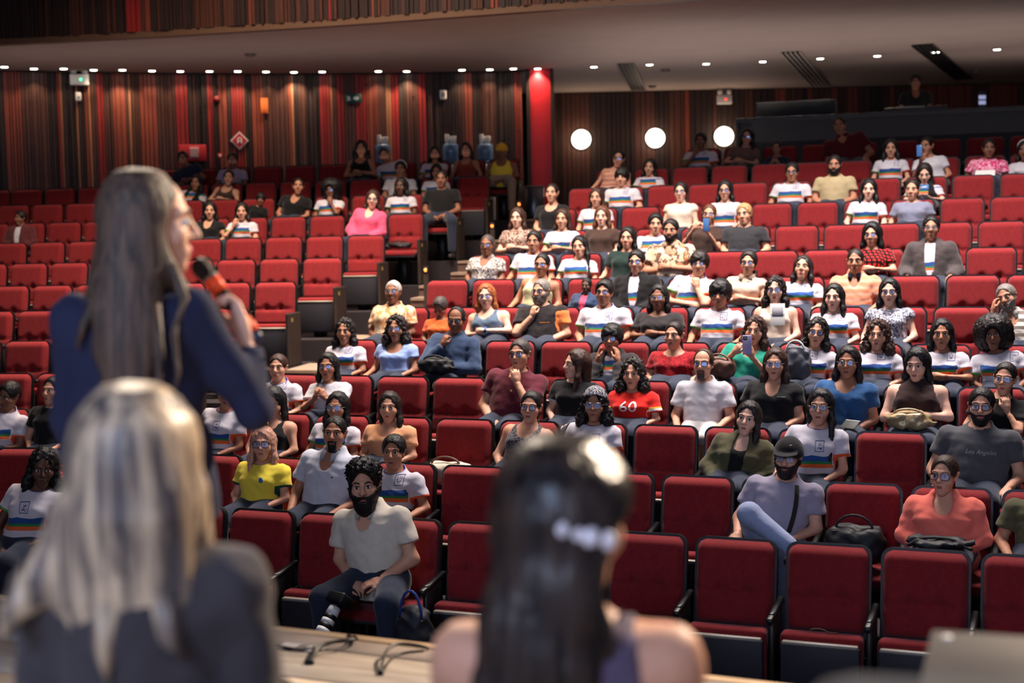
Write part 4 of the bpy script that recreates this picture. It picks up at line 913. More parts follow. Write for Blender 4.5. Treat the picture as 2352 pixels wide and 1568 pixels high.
def person(loc, rotz, scale, label, sex='f', skin_t='b', hair='long', hcol='dark', top='tee', tmat=None, pose='lap', g=1.0, b=0.0, lean=0.0, side=0.0, yaw=0.0, pitch=0.0, roll=0.0, glass=None, gl=None, outer=None, omat=None, beard=None, pants='jeans', legs='sit', fine=2, hscale=1.07, closed=False, smile=0.0, group='seated audience', hairscale=1.0, lipc=None, shoes=True, bcol=None, slouch=0.0, collar=None):
    h, hh, hd, hr, tr = {3: (.019, .006, .0046, .0095, .016), 2: (.024, .0085, .0066, .012, .020), 1: (.030, .012, .0095, .015, .025)}[fine]
    root = ob('person', None, None, loc, (0, 0, rotz), scale, label, 'person', group)
    V, Q = body_template(pose, sex, g, b, legs, h, hh, pants == 'white'); V = lean_fn(V, lean, side, slouch)
    HV, HQ, HM = head_template(sex, round(max(0, (g-1)*2), 1), hd, closed, smile)
    Mh = (Matrix.Rotation(yaw, 3, 'Z') @ Matrix.Rotation(roll, 3, 'Y') @ Matrix.Rotation(-pitch, 3, 'X'))
    Mh = np.array(Mh); hc = np.array((0, -.150, 1.198 if sex == 'm' else 1.178)); hc = lean_fn(hc[None], lean, side, slouch)[0]
    HV = (HV*hscale)@Mh.T+hc
    allV = np.concatenate([V, HV]); allQ = np.concatenate([Q, HQ+len(V)]); mi = np.concatenate([np.zeros(len(Q), int), HM])
    lips = mat('lips_'+(skin_t if lipc is None else 'x%d%d%d' % lipc), lipc or LIPC[skin_t], .45)
    ob('body', fast_mesh('body', allV, allQ, [skin(skin_t), M_EYE, M_IRIS, hair_mat(bcol or hcol if hcol not in ('white', 'blond', 'rosy') else 'brown'), lips], mi), root)
    hm4 = Matrix.Translation(hc) @ Matrix(Mh.tolist()).to_4x4() @ Matrix.Scale(hscale, 4)
    if hair:
        k = ('hair', hair, hr)
        if k not in TMESH: TMESH[k] = fast_mesh('hair', *hair_template(hair, hr), [hair_mat(hcol)])
        o = ob('hair', TMESH[k], root); o.material_slots[0].link = 'OBJECT'; o.material_slots[0].material = hair_mat(hcol); o.matrix_local = hm4 @ Matrix.Scale(hairscale, 4)
    if beard:
        k = ('beard', beard, bcol or hcol, hd)
        if k not in TMESH: TMESH[k] = fast_mesh('beard', *beard_template(beard, max(hd, .005)), [hair_mat(bcol or hcol)])
        o = ob('beard', TMESH[k], root); o.matrix_local = hm4
    def garment(nm, kind, m):
        if lean or side or slouch: k = None
        else: k = (nm, kind, pose, sex, g, b, tr)
        if k is None or k not in TMESH:
            v, q_, S = top_template(kind, pose, sex, g, b, tr); me = fast_mesh(nm, lean_fn(v, lean, side, slouch), q_, [m]); set_cl(me, S)
            if k: TMESH[k] = me
        else: me = TMESH[k]
        o = ob(nm, me, root); o.material_slots[0].link = 'OBJECT'; o.material_slots[0].material = m; return o
    sh = garment('shirt', KIND[top], tmat or SCHOOL)
    if collar:
        nz = 1.062 if sex == 'm' else 1.04; key_ = ('collar', sex, collar.name)
        pts = []
        for i in range(25):
            a = -PI/2+.30+(2*PI-.60)*i/24; pts.append((math.cos(a)*.078, -.140+math.sin(a)*.080, nz+.012+.020*math.sin(a)))
        V2, F2 = [], []
        for i, (x, y, z) in enumerate(pts):
            e_ = min(i, 24-i)/24; fl = .022+.030*max(0, 1-e_*6); ox, oy = x/.078, (y+.14)/.080
            V2 += [(x*.90, -.14+(y+.14)*.90, z+.022), (x*1.0+ox*.030, y+oy*.030-.012*(e_ < .1), z-fl), (x*.95, -.14+(y+.14)*.95, z-.012)]
        for i in range(24):
            for j_ in range(2): F2.append((i*3+j_, i*3+3+j_, i*3+4+j_, i*3+1+j_))
        ob('collar', mesh('collar', lean_fn(np.array(V2), lean, side, slouch), F2, [collar], True), root)
    if outer: garment('jacket', OUTER[outer], omat)
    k = ('pants', g, legs, pants == 'white', tr)
    if k not in TMESH: v, q_ = pants_template(g, legs, 1 if pants == 'white' else 0, tr*1.15); TMESH[k] = fast_mesh('trousers', v, q_, [PANTS[pants]])
    o = ob('trousers', TMESH[k], root); o.material_slots[0].link = 'OBJECT'; o.material_slots[0].material = PANTS[pants]
    if shoes:
        for (a, kn, f) in LEGS[legs]: ob('shoe', shoe_mesh(M_SHOE), root, (f[0], f[1], f[2]-.09))
    if glass:
        fm = {'b': M_FRB, 'm': M_FRM, 'r': M_FRR}[gl or 'b']; fr, ln = glasses(glass, fm); o = ob('spectacles', fr, root); o.matrix_local = hm4
        for l in ln: ob('lens', l, o)
    PEOPLE.append((root, hm4)); BEND[root.name] = (lean, side, slouch); return root, hm4
NOM_Z = {'m': 1.198, 'f': 1.178}
def sit(key, px, py, label, **k):
    """seat a person in a row so that the middle of the face is seen at pixel (px, py)"""
    q = ROWS[key]; sex = k.get('sex', 'f'); lean = k.get('lean', 0.0); side = k.get('side', 0.0)
    hc = lean_fn(np.array([[0, -.150, NOM_Z[sex]]]), lean, side)[0]
    lo, hi = k.pop('lim', (.93, 1.07)); sc2 = 1.0; lst = SEATS[key]; want = k.get('side', 0.0)
    for _ in range(3):   # settle scale, lean and seat together
        hc = lean_fn(np.array([[0, -.150, NOM_Z[sex]]]), lean, k.get('side', 0.0))[0]
        yoff = -.112-.12*(k.get('g', 1.0)-1)-.5*max(0, .92-sc2)
        P = at_plane(px, py, q.n, q.d+hc[1]*sc2-.08+yoff); sc = (P[2]+.02-q.zf-.465)/(hc[2]-.465); sc2 = min(max(sc, lo), hi)
        sh = P[0]*q.e[0]+P[1]*q.e[1]; i = min(range(len(lst)), key=lambda j: abs(lst[j]+want*.6-sh)); d = sh-lst[i]
        base = min(max(d, -.035), .035); k['side'] = float(np.clip(math.atan2(d-base, .66*sc2), -.32, .32)) if abs(d-base) > .01 else 0.0
    need = (sc2-sc)*(hc[2]-.465)/sc2; sl = min(max(need, -.06), .17)
    k['slouch'] = sl if abs(sl) > .004 else 0.0; s = lst[i]+base; TAKEN.add((key[0], key[1], i))
    if abs(need-sl) > .02: print('reach', label, round(need-sl, 3))
    if abs(d) > .22: print('offseat', label, round(d, 2))
    fine = k.pop('fine', 3 if q.r <= 2 and key[0] == R else 2 if q.r <= 7 else 1)
    k['roll'] = k.get('roll', 0)+math.degrees(k['side'])*.4
    # heads turn part of the way to the speaker unless told otherwise
    yaw = k.pop('yaw', None)
    if yaw is None: yaw = .85*(math.degrees(math.atan2(-.7-P[0], P[1]-2.5))+math.degrees(q.a))+RS.uniform(-4, 4)
    P0 = row_pt(q, s, yoff, .465*(1-sc2))
    root, hm4 = person(P0, -q.a, sc2, label, fine=fine, yaw=math.radians(yaw), pitch=math.radians(k.pop('pitch', 6-q.r*.5)), roll=math.radians(k.pop('roll', 0)), **k)
    return root, hm4
TAKEN = set()
# ------------------------------------------------------------------ the audience, row by row (face pixel, look)
c = cloth
BLK = c('black_tee', (24, 23, 25)); BRN = c('brown_tee', (66, 48, 42)); WHT = c('white_tee', (204, 200, 206)); MAR = c('maroon_tee', (96, 34, 46)); BLU = c('blue_tee', (44, 84, 132)); NAV = c('navy_shirt', (34, 42, 64)); GRY = c('grey_tee', (78, 78, 82)); LILAC = c('lilac_grey_tee', (150, 142, 160)); OLIVE = c('olive', (82, 78, 54)); CORAL = c('coral_blouse', (232, 112, 96)); PEACH = c('peach_top', (224, 160, 118)); YEL = c('yellow_jersey', (236, 212, 70)); TEAL = c('teal_top', (32, 138, 116)); REDB = c('red_blouse', (160, 22, 32)); SKY = c('sky_blue_blouse', (150, 172, 224)); DENIM = c('denim_shirt', (52, 68, 96)); BEIGE = c('beige_shirt', (176, 158, 122)); PINK = c('pink_blouse', (240, 92, 128)); LINEN = c('linen_shirt', (212, 200, 182)); CREAM = c('cream_top', (226, 204, 184)); ORANGE = c('orange_shirt', (216, 96, 44)); CHAR = c('charcoal_jacket', (46, 42, 44)); GREYBLUE = c('grey_blue_top', (86, 104, 124)); RUST = c('rust_top', (140, 58, 44)); STEEL = c('steel_tee', (124, 126, 146)); VBLK = c('black_cardigan', (22, 20, 22)); DARKG = c('dark_green_tee', (30, 48, 44)); DKRED = c('dark_red_polo', (90, 22, 30))
r1 = sit((R, 1), 825, 1128, 'bearded curly-haired photographer in light linen shirt, hands crossed over his camera, front row', sex='m', skin_t='b', hair='curlytop', hcol='black', beard='long', top='polo', tmat=LINEN, pose='lap', g=1.06, lean=.10, yaw=20, pitch=2, hscale=1.15, legs='wide', pants='jeans', group='front row', collar=LINEN)
S2 = lambda *a, **k: sit((R, 2), *a, **k)
S2(592, 1030, 'woman with long straight blond hair and dark glasses in a yellow football jersey', skin_t='b', hair='blondelong', hcol='rosy', tmat=ramp_mat('brazil_jersey', 'edge', (238, 214, 72), (28, 74, 60)), glass='big', pose='lap', g=1.08, yaw=20)
S2(756, 1006, 'balding man with goatee in a white short-sleeved polo shirt', sex='m', skin_t='c', hair='buzz', hcol='black', beard='goatee', top='polo', tmat=c('white_polo', (202, 204, 216)), g=1.04, pose='thigh', pitch=6, yaw=18, collar=c('white_polo', (202, 204, 216)))
S2(893, 1050, 'teenage boy with short black hair in school tee, right behind the photographer', sex='m', skin_t='c', hair='crop', hcol='black', pose='rest', g=.95, yaw=14)
S2(1805, 1065, 'bearded man in black cap and lilac tee with a bag strap, legs crossed', sex='m', skin_t='b', hair='short', hcol='dark', beard='full', top='tee', tmat=LILAC, g=1.1, b=.3, pose='rest_lap', legs='cross', pants='light', yaw=-2, glass='thin', gl='m')
S2(2166, 1105, 'woman in coral blouse with tortoiseshell glasses and tied-back brown hair', skin_t='b', hair='tied', hcol='brown', top='blouse', tmat=CORAL, g=1.15, b=.5, pose='lap', glass='big', gl='r', yaw=-12)
S2(2405, 1110, 'man in olive tee cut off by the picture edge, beside the coral blouse', sex='m', skin_t='c', hair='short', hcol='black', tmat=OLIVE, g=1.1, pose='rest', yaw=0)
S3 = lambda *a, **k: sit((R, 3), *a, **k)
S3(510, 915, 'student in school tee half hidden behind the speaker elbow', skin_t='c', hair='tied', hcol='black', pose='lap')
S3(618, 933, 'woman in black sleeveless top looking down, long black hair', skin_t='b', hair='sidefront', hcol='black', top='tank', tmat=BLK, pitch=-14, yaw=14, closed=True, g=1.05, pose='lap')
S3(766, 945, 'girl in school tee with clear-framed glasses and dark straight hair behind the polo man', skin_t='c', hair='long', hcol='black', glass='big', gl='m', pose='lap', yaw=12)
S3(884, 945, 'woman in peach top with long dark brown hair over one shoulder', skin_t='b', hair='sidefront', hcol='dark', top='scoop', tmat=PEACH, g=1.1, b=.2, pose='lap', yaw=16)
S3(1213, 945, 'woman with black glasses in sparkling black sleeveless top, hair tied back', skin_t='b', hair='tied', hcol='black', top='tank', tmat=ramp_mat('sparkle', 'speckle', (28, 26, 30), (130, 125, 130)), glass='sq', pose='lap', yaw=8, g=1.05)
S3(1359, 940, 'girl in school tee with black paisley headscarf and clear glasses', skin_t='c', hair='curlylong', hcol='black', glass='big', gl='m', pose='lap', yaw=10)
S3(1717, 972, 'woman in olive cardigan over a black top, long brown hair and serious look', skin_t='a', hair='sidefront', hcol='dark', top='scoop', tmat=BLK, outer='cardigan', omat=OLIVE, pose='lap', yaw=0, roll=6, g=1.02)
S3(1880, 945, 'girl in school tee with thin round glasses and a thick mass of long braids', skin_t='b', hair='sidefront', hcol='black', glass='round', gl='m', pose='rest_lap', yaw=2)
S3(2252, 945, 'stocky man in dark grey tee with blue-tinted glasses and dark beard', sex='m', skin_t='b', hair='short', hcol='black', beard='stubble', tmat=GRY, g=1.18, b=.4, pose='rest', glass='sq', yaw=0)
S4 = lambda *a, **k: sit((R, 4), *a, **k)
S4(628, 852, 'boy in plain-fronted school tee with swept-back hair beside the stairs', sex='m', skin_t='b', hair='greyside', hcol='brown', pose='thigh', yaw=16, g=.92)
S4(742, 850, 'smiling girl with glasses in white tee, hands clasped under her chin', skin_t='c', hair='bob', hcol='black', tmat=WHT, pose='clasp', glass='thin', smile=1, yaw=14)
S4(1186, 822, 'man in maroon tee with black glasses, hand over his mouth', sex='m', skin_t='b', hair='greyside', hcol='darkgrey', tmat=MAR, g=1.14, b=.5, pose='mouthlap_r', glass='sq', yaw=-2, lean=.03, roll=-6)
S4(1317, 845, 'smiling woman in black tee seen in profile with long honey-tipped hair', skin_t='a', hair='longfront', hcol='brown', tmat=ramp_mat('black_ringer', 'edge', (24, 23, 26), (206, 206, 214)), yaw=-46, smile=1, pose='lap', lean=-.02)
j60 = S4(1447, 868, 'curly-haired girl in red football jersey with large number sixty', skin_t='b', hair='curlylong', hcol='dark', top='loose', tmat=ramp_mat('red_jersey', 'jersey', (214, 34, 28), (0, 0, 0)), pose='lap', yaw=4)
S4(1610, 845, 'slim man in white tee with moustache and shiny glasses', sex='m', skin_t='b', hair='recede', hcol='brown', beard='goatee', bcol='darkgrey', top='loose', tmat=WHT, g=.88, glass='sq', gl='b', pose='thigh', yaw=0, pitch=6, pants='white')
S4(1776, 845, 'woman in black tee with big glasses and long reddish-brown hair', skin_t='b', hair='long', hcol='brown', top='vtee', tmat=BLK, g=1.12, b=.4, glass='big', gl='m', pose='rest_lap', yaw=4)
S4(1944, 842, 'woman in blue tee with round glasses and straight dark hair', skin_t='c', hair='longback', hcol='dark', top='scoop', tmat=BLU, g=1.18, b=.4, glass='round', gl='m', pose='rest_lap', yaw=0)
S4(2106, 846, 'woman in dark brown sleeveless top, arms folded over a gold handbag', skin_t='a', hair='longback', hcol='black', top='hightank', tmat=c('dark_brown_top', (52, 34, 32)), g=1.16, b=.3, pose='crossed', yaw=-8, pitch=-6)
S4(2312, 880, 'older woman in black with thin glasses and hand to her chin', skin_t='b', hair='tied', hcol='dark', tmat=BLK, glass='thin', gl='m', pose='chinlap_r', yaw=-8)
S5 = lambda *a, **k: sit((R, 5), *a, **k)
S5(783, 768, 'girl in school tee with loose wavy black hair at the stair end', skin_t='c', hair='wavy', hcol='black', pose='lap', yaw=14)
S5(903, 762, 'smiling woman in sky-blue square-necked blouse with curly bob and glasses', skin_t='c', hair='curlylong', hcol='dark', top='square', tmat=SKY, glass='sq', smile=1, pose='rest_lap', yaw=12)
S5(1040, 742, 'man in dark denim shirt with glasses, fist on his mouth', sex='m', skin_t='d', hair='recede', hcol='black', top='long', tmat=DENIM, glass='sq', pose='chin_l', yaw=10, pitch=-4, g=1.05, collar=DENIM)
S5(1398, 787, 'boy in dark blazer propping both cheeks in his hands, glasses', sex='m', skin_t='c', hair='bowl', hcol='black', tmat=SCHOOL, outer='jacket', omat=CHAR, pose='cheeks', glass='sq', yaw=4, lean=.10, g=.95)
S5(1543, 778, 'woman in red puff-sleeved blouse with hair pulled back, eyes half shut', skin_t='b', hair='tied', hcol='dark', top='wide', tmat=ramp_mat('red_rose_blouse', 'floral', (168, 24, 34), (120, 14, 24)), g=1.12, b=.3, pose='lap', yaw=-6)
S5(1733, 768, 'woman in teal top with curly brown hair filming with a lilac phone', skin_t='b', hair='wavy', hcol='brown', top='scoop', tmat=TEAL, g=1.18, b=.4, pose='phone', yaw=2)
S5(1876, 772, 'girl in school tee with dark-rimmed glasses and grey backpack on her lap', skin_t='b', hair='wavy', hcol='dark', glass='sq', pose='lap', yaw=6, roll=4)
S5(2016, 778, 'girl in school tee with very long frizzy dark red-brown curls', skin_t='b', hair='curlylong', hcol='brown', pose='lap', yaw=-2)
S5(2163, 776, 'girl in school tee with shoulder-length black hair, arms folded', skin_t='c', hair='shoulder', hcol='black', pose='crossed', yaw=2)
S5(2276, 778, 'student in school tee with big dark afro', skin_t='d', hair='afro', hcol='dark', pose='lap', yaw=0, g=.98)
S6 = lambda *a, **k: sit((R, 6), *a, **k)
S6(895, 677, 'elderly woman with cropped white hair in beige printed top beside the stairs', skin_t='d', hair='buzz', hcol='white', top='loose', tmat=ramp_mat('beige_print', 'camo', (216, 190, 158), (206, 140, 84)), g=1.18, b=.5, glass='thin', gl='m', pose='lap', pitch=8, yaw=10)
S6(1003, 712, 'child in orange shirt with bowed head and dark cropped hair', sex='f', skin_t='d', hair='crop', hcol='darkgrey', tmat=ORANGE, pitch=-26, yaw=0, g=1.0, closed=True, pose='lap', lim=(.78, 1.05))
S6(1108, 687, 'woman with coppery blond hair and glasses in grey-blue tank top', skin_t='a', hair='shoulder', hcol='auburn', top='strap', tmat=GREYBLUE, g=1.15, b=.4, glass='sq', pose='crossed', yaw=12)
S6(1236, 676, 'grey-bearded man in black shirt with orange shoulder stripe, hand on chin', sex='m', skin_t='b', hair='greyside', hcol='grey', beard='full', tmat=ramp_mat('orange_stripe_tee', 'sideband', (36, 30, 32), (222, 126, 66)), g=1.2, b=.8, pose='chinlap_l', glass='sq', yaw=-8, lean=.02, side=-.05)
S6(1383, 680, 'broad boy in school tee with shiny glasses and thick dark hair', sex='m', skin_t='c', hair='quiff', hcol='black', glass='sq', g=1.12, b=.2, pose='thigh', pitch=8, yaw=2)
S6(1508, 690, 'woman in charcoal tee with glasses and long dark hair, arms crossed', skin_t='d', hair='long', hcol='black', top='wide', tmat=c('charcoal_tee', (44, 40, 42)), g=1.15, b=.3, glass='sq', gl='m', pose='crossed', yaw=4)
S6(1650, 684, 'student in school tee with thick mushroom-shaped black hair', sex='m', skin_t='c', hair='mop', hcol='black', pose='rest', g=.95, yaw=2, hairscale=1.1)
S6(1777, 673, 'woman in sleeveless cream top with big blue-reflecting glasses holding a folded leaflet', skin_t='a', hair='wavy', hcol='dark', top='tank', tmat=CREAM, glass='big', pose='lap', yaw=4)
S6(1912, 690, 'girl in school tee with very long straight black hair down the front', skin_t='a', hair='longfront', hcol='black', pose='lap', yaw=-2)
S6(2040, 678, 'woman in grey floral ruffled top with blue-reflecting glasses', skin_t='a', hair='long', hcol='black', top='cap', tmat=ramp_mat('grey_floral', 'floral', (196, 194, 204), (70, 70, 92)), glass='thin', pose='rest_lap', yaw=2)
S6(2305, 692, 'grey-haired man in striped polo resting his head on his hand', sex='m', skin_t='c', hair='greyside', hcol='grey', beard='stubble', top='polo', tmat=ramp_mat('grey_stripe_polo', 'stripe', (206, 198, 188), (110, 98, 90)), pose='temple_l', roll=-12, yaw=-14, g=1.08, collar=c('grey_collar', (196, 188, 180)))
S7 = lambda *a, **k: sit((R, 7), *a, **k)
S7(1240, 614, 'woman in pale yellow tank top with dark glasses, hair pulled tight', skin_t='c', hair='tied', hcol='black', top='strap', tmat=c('pale_yellow', (214, 206, 160)), glass='sq', g=1.1, pose='rest', yaw=4)
S7(1342, 662, 'small child in pink top and denim jacket', sex='f', skin_t='e', hair='tied', hcol='black', tmat=c('hot_pink', (240, 80, 110)), outer='jacket', omat=DENIM, pose='lap', lim=(.62, 1.0), yaw=2)
S7(1459, 608, 'boy with dark glasses in black hooded jacket over a school tee', sex='m', skin_t='b', hair='crop', hcol='black', outer='jacket', omat=VBLK, glass='sq', pose='lap', yaw=4)
S7(1604, 612, 'student in school tee with messy dark fringe, fist under chin', sex='m', skin_t='b', hair='mop', hcol='dark', pose='chin_r', glass='thin', yaw=6, roll=-4)
S7(1716, 610, 'girl in beige buttoned vest with side braid and glasses, arms folded', skin_t='b', hair='braid', hcol='dark', top='cap', tmat=c('beige_vest', (206, 178, 158)), glass='sq', pose='crossed', yaw=4, collar=c('beige_vest', (206, 178, 158)))
S7(1843, 622, 'student in school tee with chin-length hair, head tipped far back', skin_t='b', hair='shoulder', hcol='dark', pose='rest_lap', pitch=16, yaw=0)
S7(1963, 606, 'man in orange striped polo with navy collar and cropped hair', sex='m', skin_t='c', hair='buzz', hcol='dark', top='polo', tmat=ramp_mat('orange_polo', 'stripe', (236, 140, 106), (232, 168, 140)), g=1.02, pose='thigh', yaw=2, collar=NAV)
S8 = lambda *a, **k: sit((R, 8), *a, **k)
S8(1114, 568, 'older woman in black-and-white leafy dress with blue glasses at the stairs', skin_t='d', hair='buzz', hcol='darkgrey', top='vtee', tmat=ramp_mat('leaf_dress', 'floral', (206, 196, 190), (54, 48, 50)), glass='sq', g=1.08, pose='lap', yaw=8)
S8(1222, 560, 'boy in school tee with close-cropped black hair behind the yellow tank top', sex='m', skin_t='c', hair='crop', hcol='black', pose='rest', yaw=6, g=.95)
S8(1328, 572, 'girl in school tee with long black hair over one shoulder, head tilted', skin_t='b', hair='sidefront', hcol='black', pose='thigh', roll=-8, yaw=4)
S8(1437, 552, 'woman in dark green tee with long black hair, one arm stretched forward', skin_t='b', hair='long', hcol='black', tmat=DARKG, pose='rest', yaw=4)
S8(1536, 535, 'bearded man in tropical print shirt with arms crossed', sex='m', skin_t='c', hair='short', hcol='black', beard='stubble', top='polo', tmat=ramp_mat('tropical', 'camo', (220, 190, 160), (110, 80, 64), (214, 120, 72)), g=1.1, pose='crossed', yaw=4, collar=c('tropical_collar', (214, 180, 150)))
S8(2000, 545, 'woman in red-and-black plaid shirt with black bob and blue glasses', skin_t='b', hair='bob', hcol='black', top='tee', tmat=ramp_mat('plaid', 'plaid', (216, 40, 40), (40, 16, 20)), glass='thin', pose='crossed', yaw=-4, hairscale=1.08)
S8(2137, 530, 'tall boy in open grey hoodie over school tee with glasses', sex='m', skin_t='c', hair='crop', hcol='black', outer='jacket', omat=c('grey_hoodie', (70, 62, 62)), glass='sq', gl='m', pose='rest', pitch=6, yaw=4)
S9 = lambda *a, **k: sit((R, 9), *a, **k)
S9(1183, 505, 'girl in brown printed top with long brown hair, top of the stairs side', skin_t='a', hair='long', hcol='brown', tmat=ramp_mat('brown_print', 'floral', (96, 66, 58), (196, 170, 156)), pose='crossed', yaw=4)
S9(1287, 508, 'girl in school tee with chestnut shoulder-length hair, arms folded', skin_t='b', hair='shoulder', hcol='brown', pose='crossed', yaw=4)
S9(1378, 502, 'fair girl in plain brown tee with long blond-brown hair', skin_t='a', hair='long', hcol='chestnut', tmat=BRN, pose='rest_lap', yaw=6)
S9(1503, 520, 'boy in school tee half hidden behind the tropical shirt', sex='m', skin_t='b', hair='quiff', hcol='black', pose='lap', yaw=18)
S9(1626, 497, 'child with glasses in brown top holding up a phone', sex='f', skin_t='b', hair='tied', hcol='chestnut', tmat=BRN, glass='thin', pose='phone', lim=(.78, 1.05), yaw=4)
S9(1706, 497, 'man with tousled fair hair in charcoal tee beside the phone-holding child', sex='m', skin_t='b', hair='crop', hcol='blond', tmat=c('dark_charcoal_tee', (48, 48, 52)), g=1.12, pose='lap_rest', roll=-6, yaw=-4)
S10 = lambda *a, **k: sit((R, 10), *a, **k)
S10(1263, 448, 'woman in black scoop-necked top with hair tied back near the litter bin', skin_t='b', hair='tied', hcol='dark', top='scoop', tmat=BLK, pose='lap', yaw=4, pitch=6)
S10(1366, 458, 'student in school tee with brown bob behind the fair girl', skin_t='b', hair='bob', hcol='brown', pose='thigh', yaw=4)
S10(1560, 445, 'girl in cream sleeveless top with glasses and one long thick dark braid', skin_t='a', hair='braid', hcol='dark', top='cap', tmat=CREAM, glass='round', pose='lap', yaw=4)
S10(1662, 442, 'girl in school tee with glasses and long black hair behind the phone child', skin_t='b', hair='long', hcol='black', glass='sq', pose='lap', yaw=4)
S10(1995, 440, 'girl in school tee with very long straight black hair, rear right', skin_t='a', hair='longfront', hcol='black', pose='thigh', yaw=4)
S10(2094, 440, 'woman in steel-blue tee with hair tied up, rear right', skin_t='b', hair='tied', hcol='dark', tmat=STEEL, g=1.1, pose='rest', yaw=-6)
S11 = lambda *a, **k: sit((R, 11), *a, **k)
S11(1424, 412, 'boy in school tee with dark fringe sitting below the woman in peach', sex='m', skin_t='b', hair='bowl', hcol='black', pose='rest', yaw=4)
S11(1817, 400, 'boy with glasses in school tee next to the man in beige', sex='m', skin_t='c', hair='crop', hcol='black', glass='sq', pose='rest', yaw=4)
S11(1915, 383, 'man in beige tee with dark beard in the rear right rows', sex='m', skin_t='c', hair='short', hcol='black', beard='full', tmat=BEIGE, g=1.1, pose='lap', yaw=2)
S11(2122, 405, 'girl in dark vest over school tee bowed over a phone', skin_t='a', hair='long', hcol='dark', outer='vest', omat=VBLK, pose='phone_low', pitch=-18, yaw=4)
S12 = lambda *a, **k: sit((R, 12), *a, **k)
S12(1419, 368, 'woman in striped peach sleeveless top below the first globe light', skin_t='b', hair='tied', hcol='black', top='tank', tmat=ramp_mat('peach_band', 'stripe', (216, 160, 132), (186, 124, 110)), g=1.1, glass='thin', pose='rest', roll=5, yaw=6)
S12(1490, 388, 'girl in school tee with wavy black hair below the middle globe light', skin_t='b', hair='shoulder', hcol='black', pose='crossed', roll=5, yaw=4, lim=(.88, 1.05))
S12(2043, 345, 'girl in school tee with long black hair in front of the dark booth', skin_t='b', hair='longfront', hcol='black', pose='thigh', yaw=4)
S12(2126, 340, 'girl in white tee holding a phone up to her face in front of the booth', skin_t='c', hair='tied', hcol='black', tmat=WHT, pose='phone_l', yaw=-20)
S12(2272, 345, 'woman in pink tie-dye dress leaning on one arm', skin_t='d', hair='tied', hcol='black', top='loose', tmat=ramp_mat('pink_tiedye', 'tiedye', (214, 64, 116), (236, 170, 190)), g=1.15, b=.3, pose='rest_lap', yaw=8, side=.10)
S12(2352, 352, 'girl in white tee with hair band cut off by the picture edge', skin_t='d', hair='long', hcol='black', tmat=WHT, pose='lap', yaw=-8)
S13 = lambda *a, **k: sit((R, 13), *a, **k)
S13(1606, 328, 'student in school tee with hand at mouth beside the third globe light', sex='m', skin_t='d', hair='crop', hcol='black', pose='mouthlap_l', yaw=6)
S13(1716, 318, 'woman with glasses in dull brown top at the edge of the booth', skin_t='b', hair='longfront', hcol='black', tmat=c('dull_brown', (110, 84, 76)), glass='sq', pose='crossed', yaw=2)
S13(1782, 345, 'person in dark clothes bent forward with raised hands before the booth', skin_t='c', hair='tied', hcol='black', tmat=NAV, pose='clasp', yaw=0, lim=(.78, 1.05))
S13(1926, 292, 'large man in dark red polo alone before the dark booth', sex='m', skin_t='c', hair='buzz', hcol='black', top='polo', tmat=DKRED, g=1.25, b=.6, pose='rest', yaw=2, collar=DKRED)
# left-hand block
l = lambda r, *a, **k: sit((L, r), *a, **k)
l(13, 412, 368, 'man in dark blue shirt in the gloom below the hose cabinet', sex='m', skin_t='d', hair='crop', hcol='black', tmat=NAV, pose='crossed', g=1.1)
l(13, 530, 372, 'dim figure in pale tee behind the woman in the brown sleeveless top', sex='m', skin_t='d', hair='crop', hcol='black', tmat=c('pale_lilac_tee', (176, 166, 190)), pose='lap')
l(13, 826, 345, 'woman with big dark hair and folded bare arms against the slatted wall', skin_t='c', hair='curlylong', hcol='black', top='tank', tmat=BLK, pose='crossed', g=1.1)
l(13, 878, 360, 'student in school tee leaning sideways beside the folded-arms woman', skin_t='c', hair='tied', hcol='black', side=-.10, roll=-14, pose='rest', lim=(.88, 1.05))
l(13, 997, 357, 'girl in school tee covering her mouth, by the middle water dispenser', skin_t='c', hair='long', hcol='black', pose='mouthlap_r')
l(13, 1068, 348, 'woman in rust-coloured tank top with long dark hair', skin_t='c', hair='long', hcol='black', top='tank', tmat=RUST, pose='rest', roll=-6)
l(12, 453, 425, 'girl in black vest over school tee with long black hair, left rear', skin_t='c', hair='longfront', hcol='black', outer='vest', omat=VBLK, pose='lap', yaw=4)
l(12, 524, 412, 'woman in brown sleeveless top with arms resting forward, left rear', skin_t='b', hair='tied', hcol='dark', top='tank', tmat=BRN, pose='crossed', pitch=6)
l(12, 917, 392, 'boy in white tee behind the girl with the white hair band', sex='m', skin_t='c', hair='crop', hcol='black', tmat=WHT, pose='lap')
l(12, 1000, 398, 'student in school tee behind the man in black', skin_t='c', hair='long', hcol='black', pose='lap', pitch=-6, lim=(.88, 1.05))
l(11, 595, 462, 'small child in black peering over the seats', sex='f', skin_t='d', hair='mop', hcol='black', tmat=BLK, lim=(.6, 1.0), pose='lap')
l(11, 682, 432, 'woman in black V-neck tee with hair tied back', skin_t='c', hair='tied', hcol='black', top='vtee', tmat=BLK, g=1.1, pose='lap', pitch=8)
l(11, 757, 440, 'student in school tee with big afro and hand at mouth', skin_t='d', hair='afro', hcol='black', pose='mouthlap_r', glass='sq', yaw=4)
l(11, 918, 432, 'girl in school tee with white hair band and long black hair', skin_t='e', hair='long', hcol='black', pose='lap', yaw=-4)
l(11, 1013, 415, 'man in black tee seated at the row end with clasped hands', sex='m', skin_t='d', hair='buzz', hcol='black', tmat=BLK, pose='lap', legs='wide', g=1.08, yaw=2)
l(10, 478, 488, 'woman in black tee with long dark hair, nearest behind the microphone', skin_t='b', hair='longback', hcol='black', top='capv', tmat=BLK, pose='rest', g=1.05)
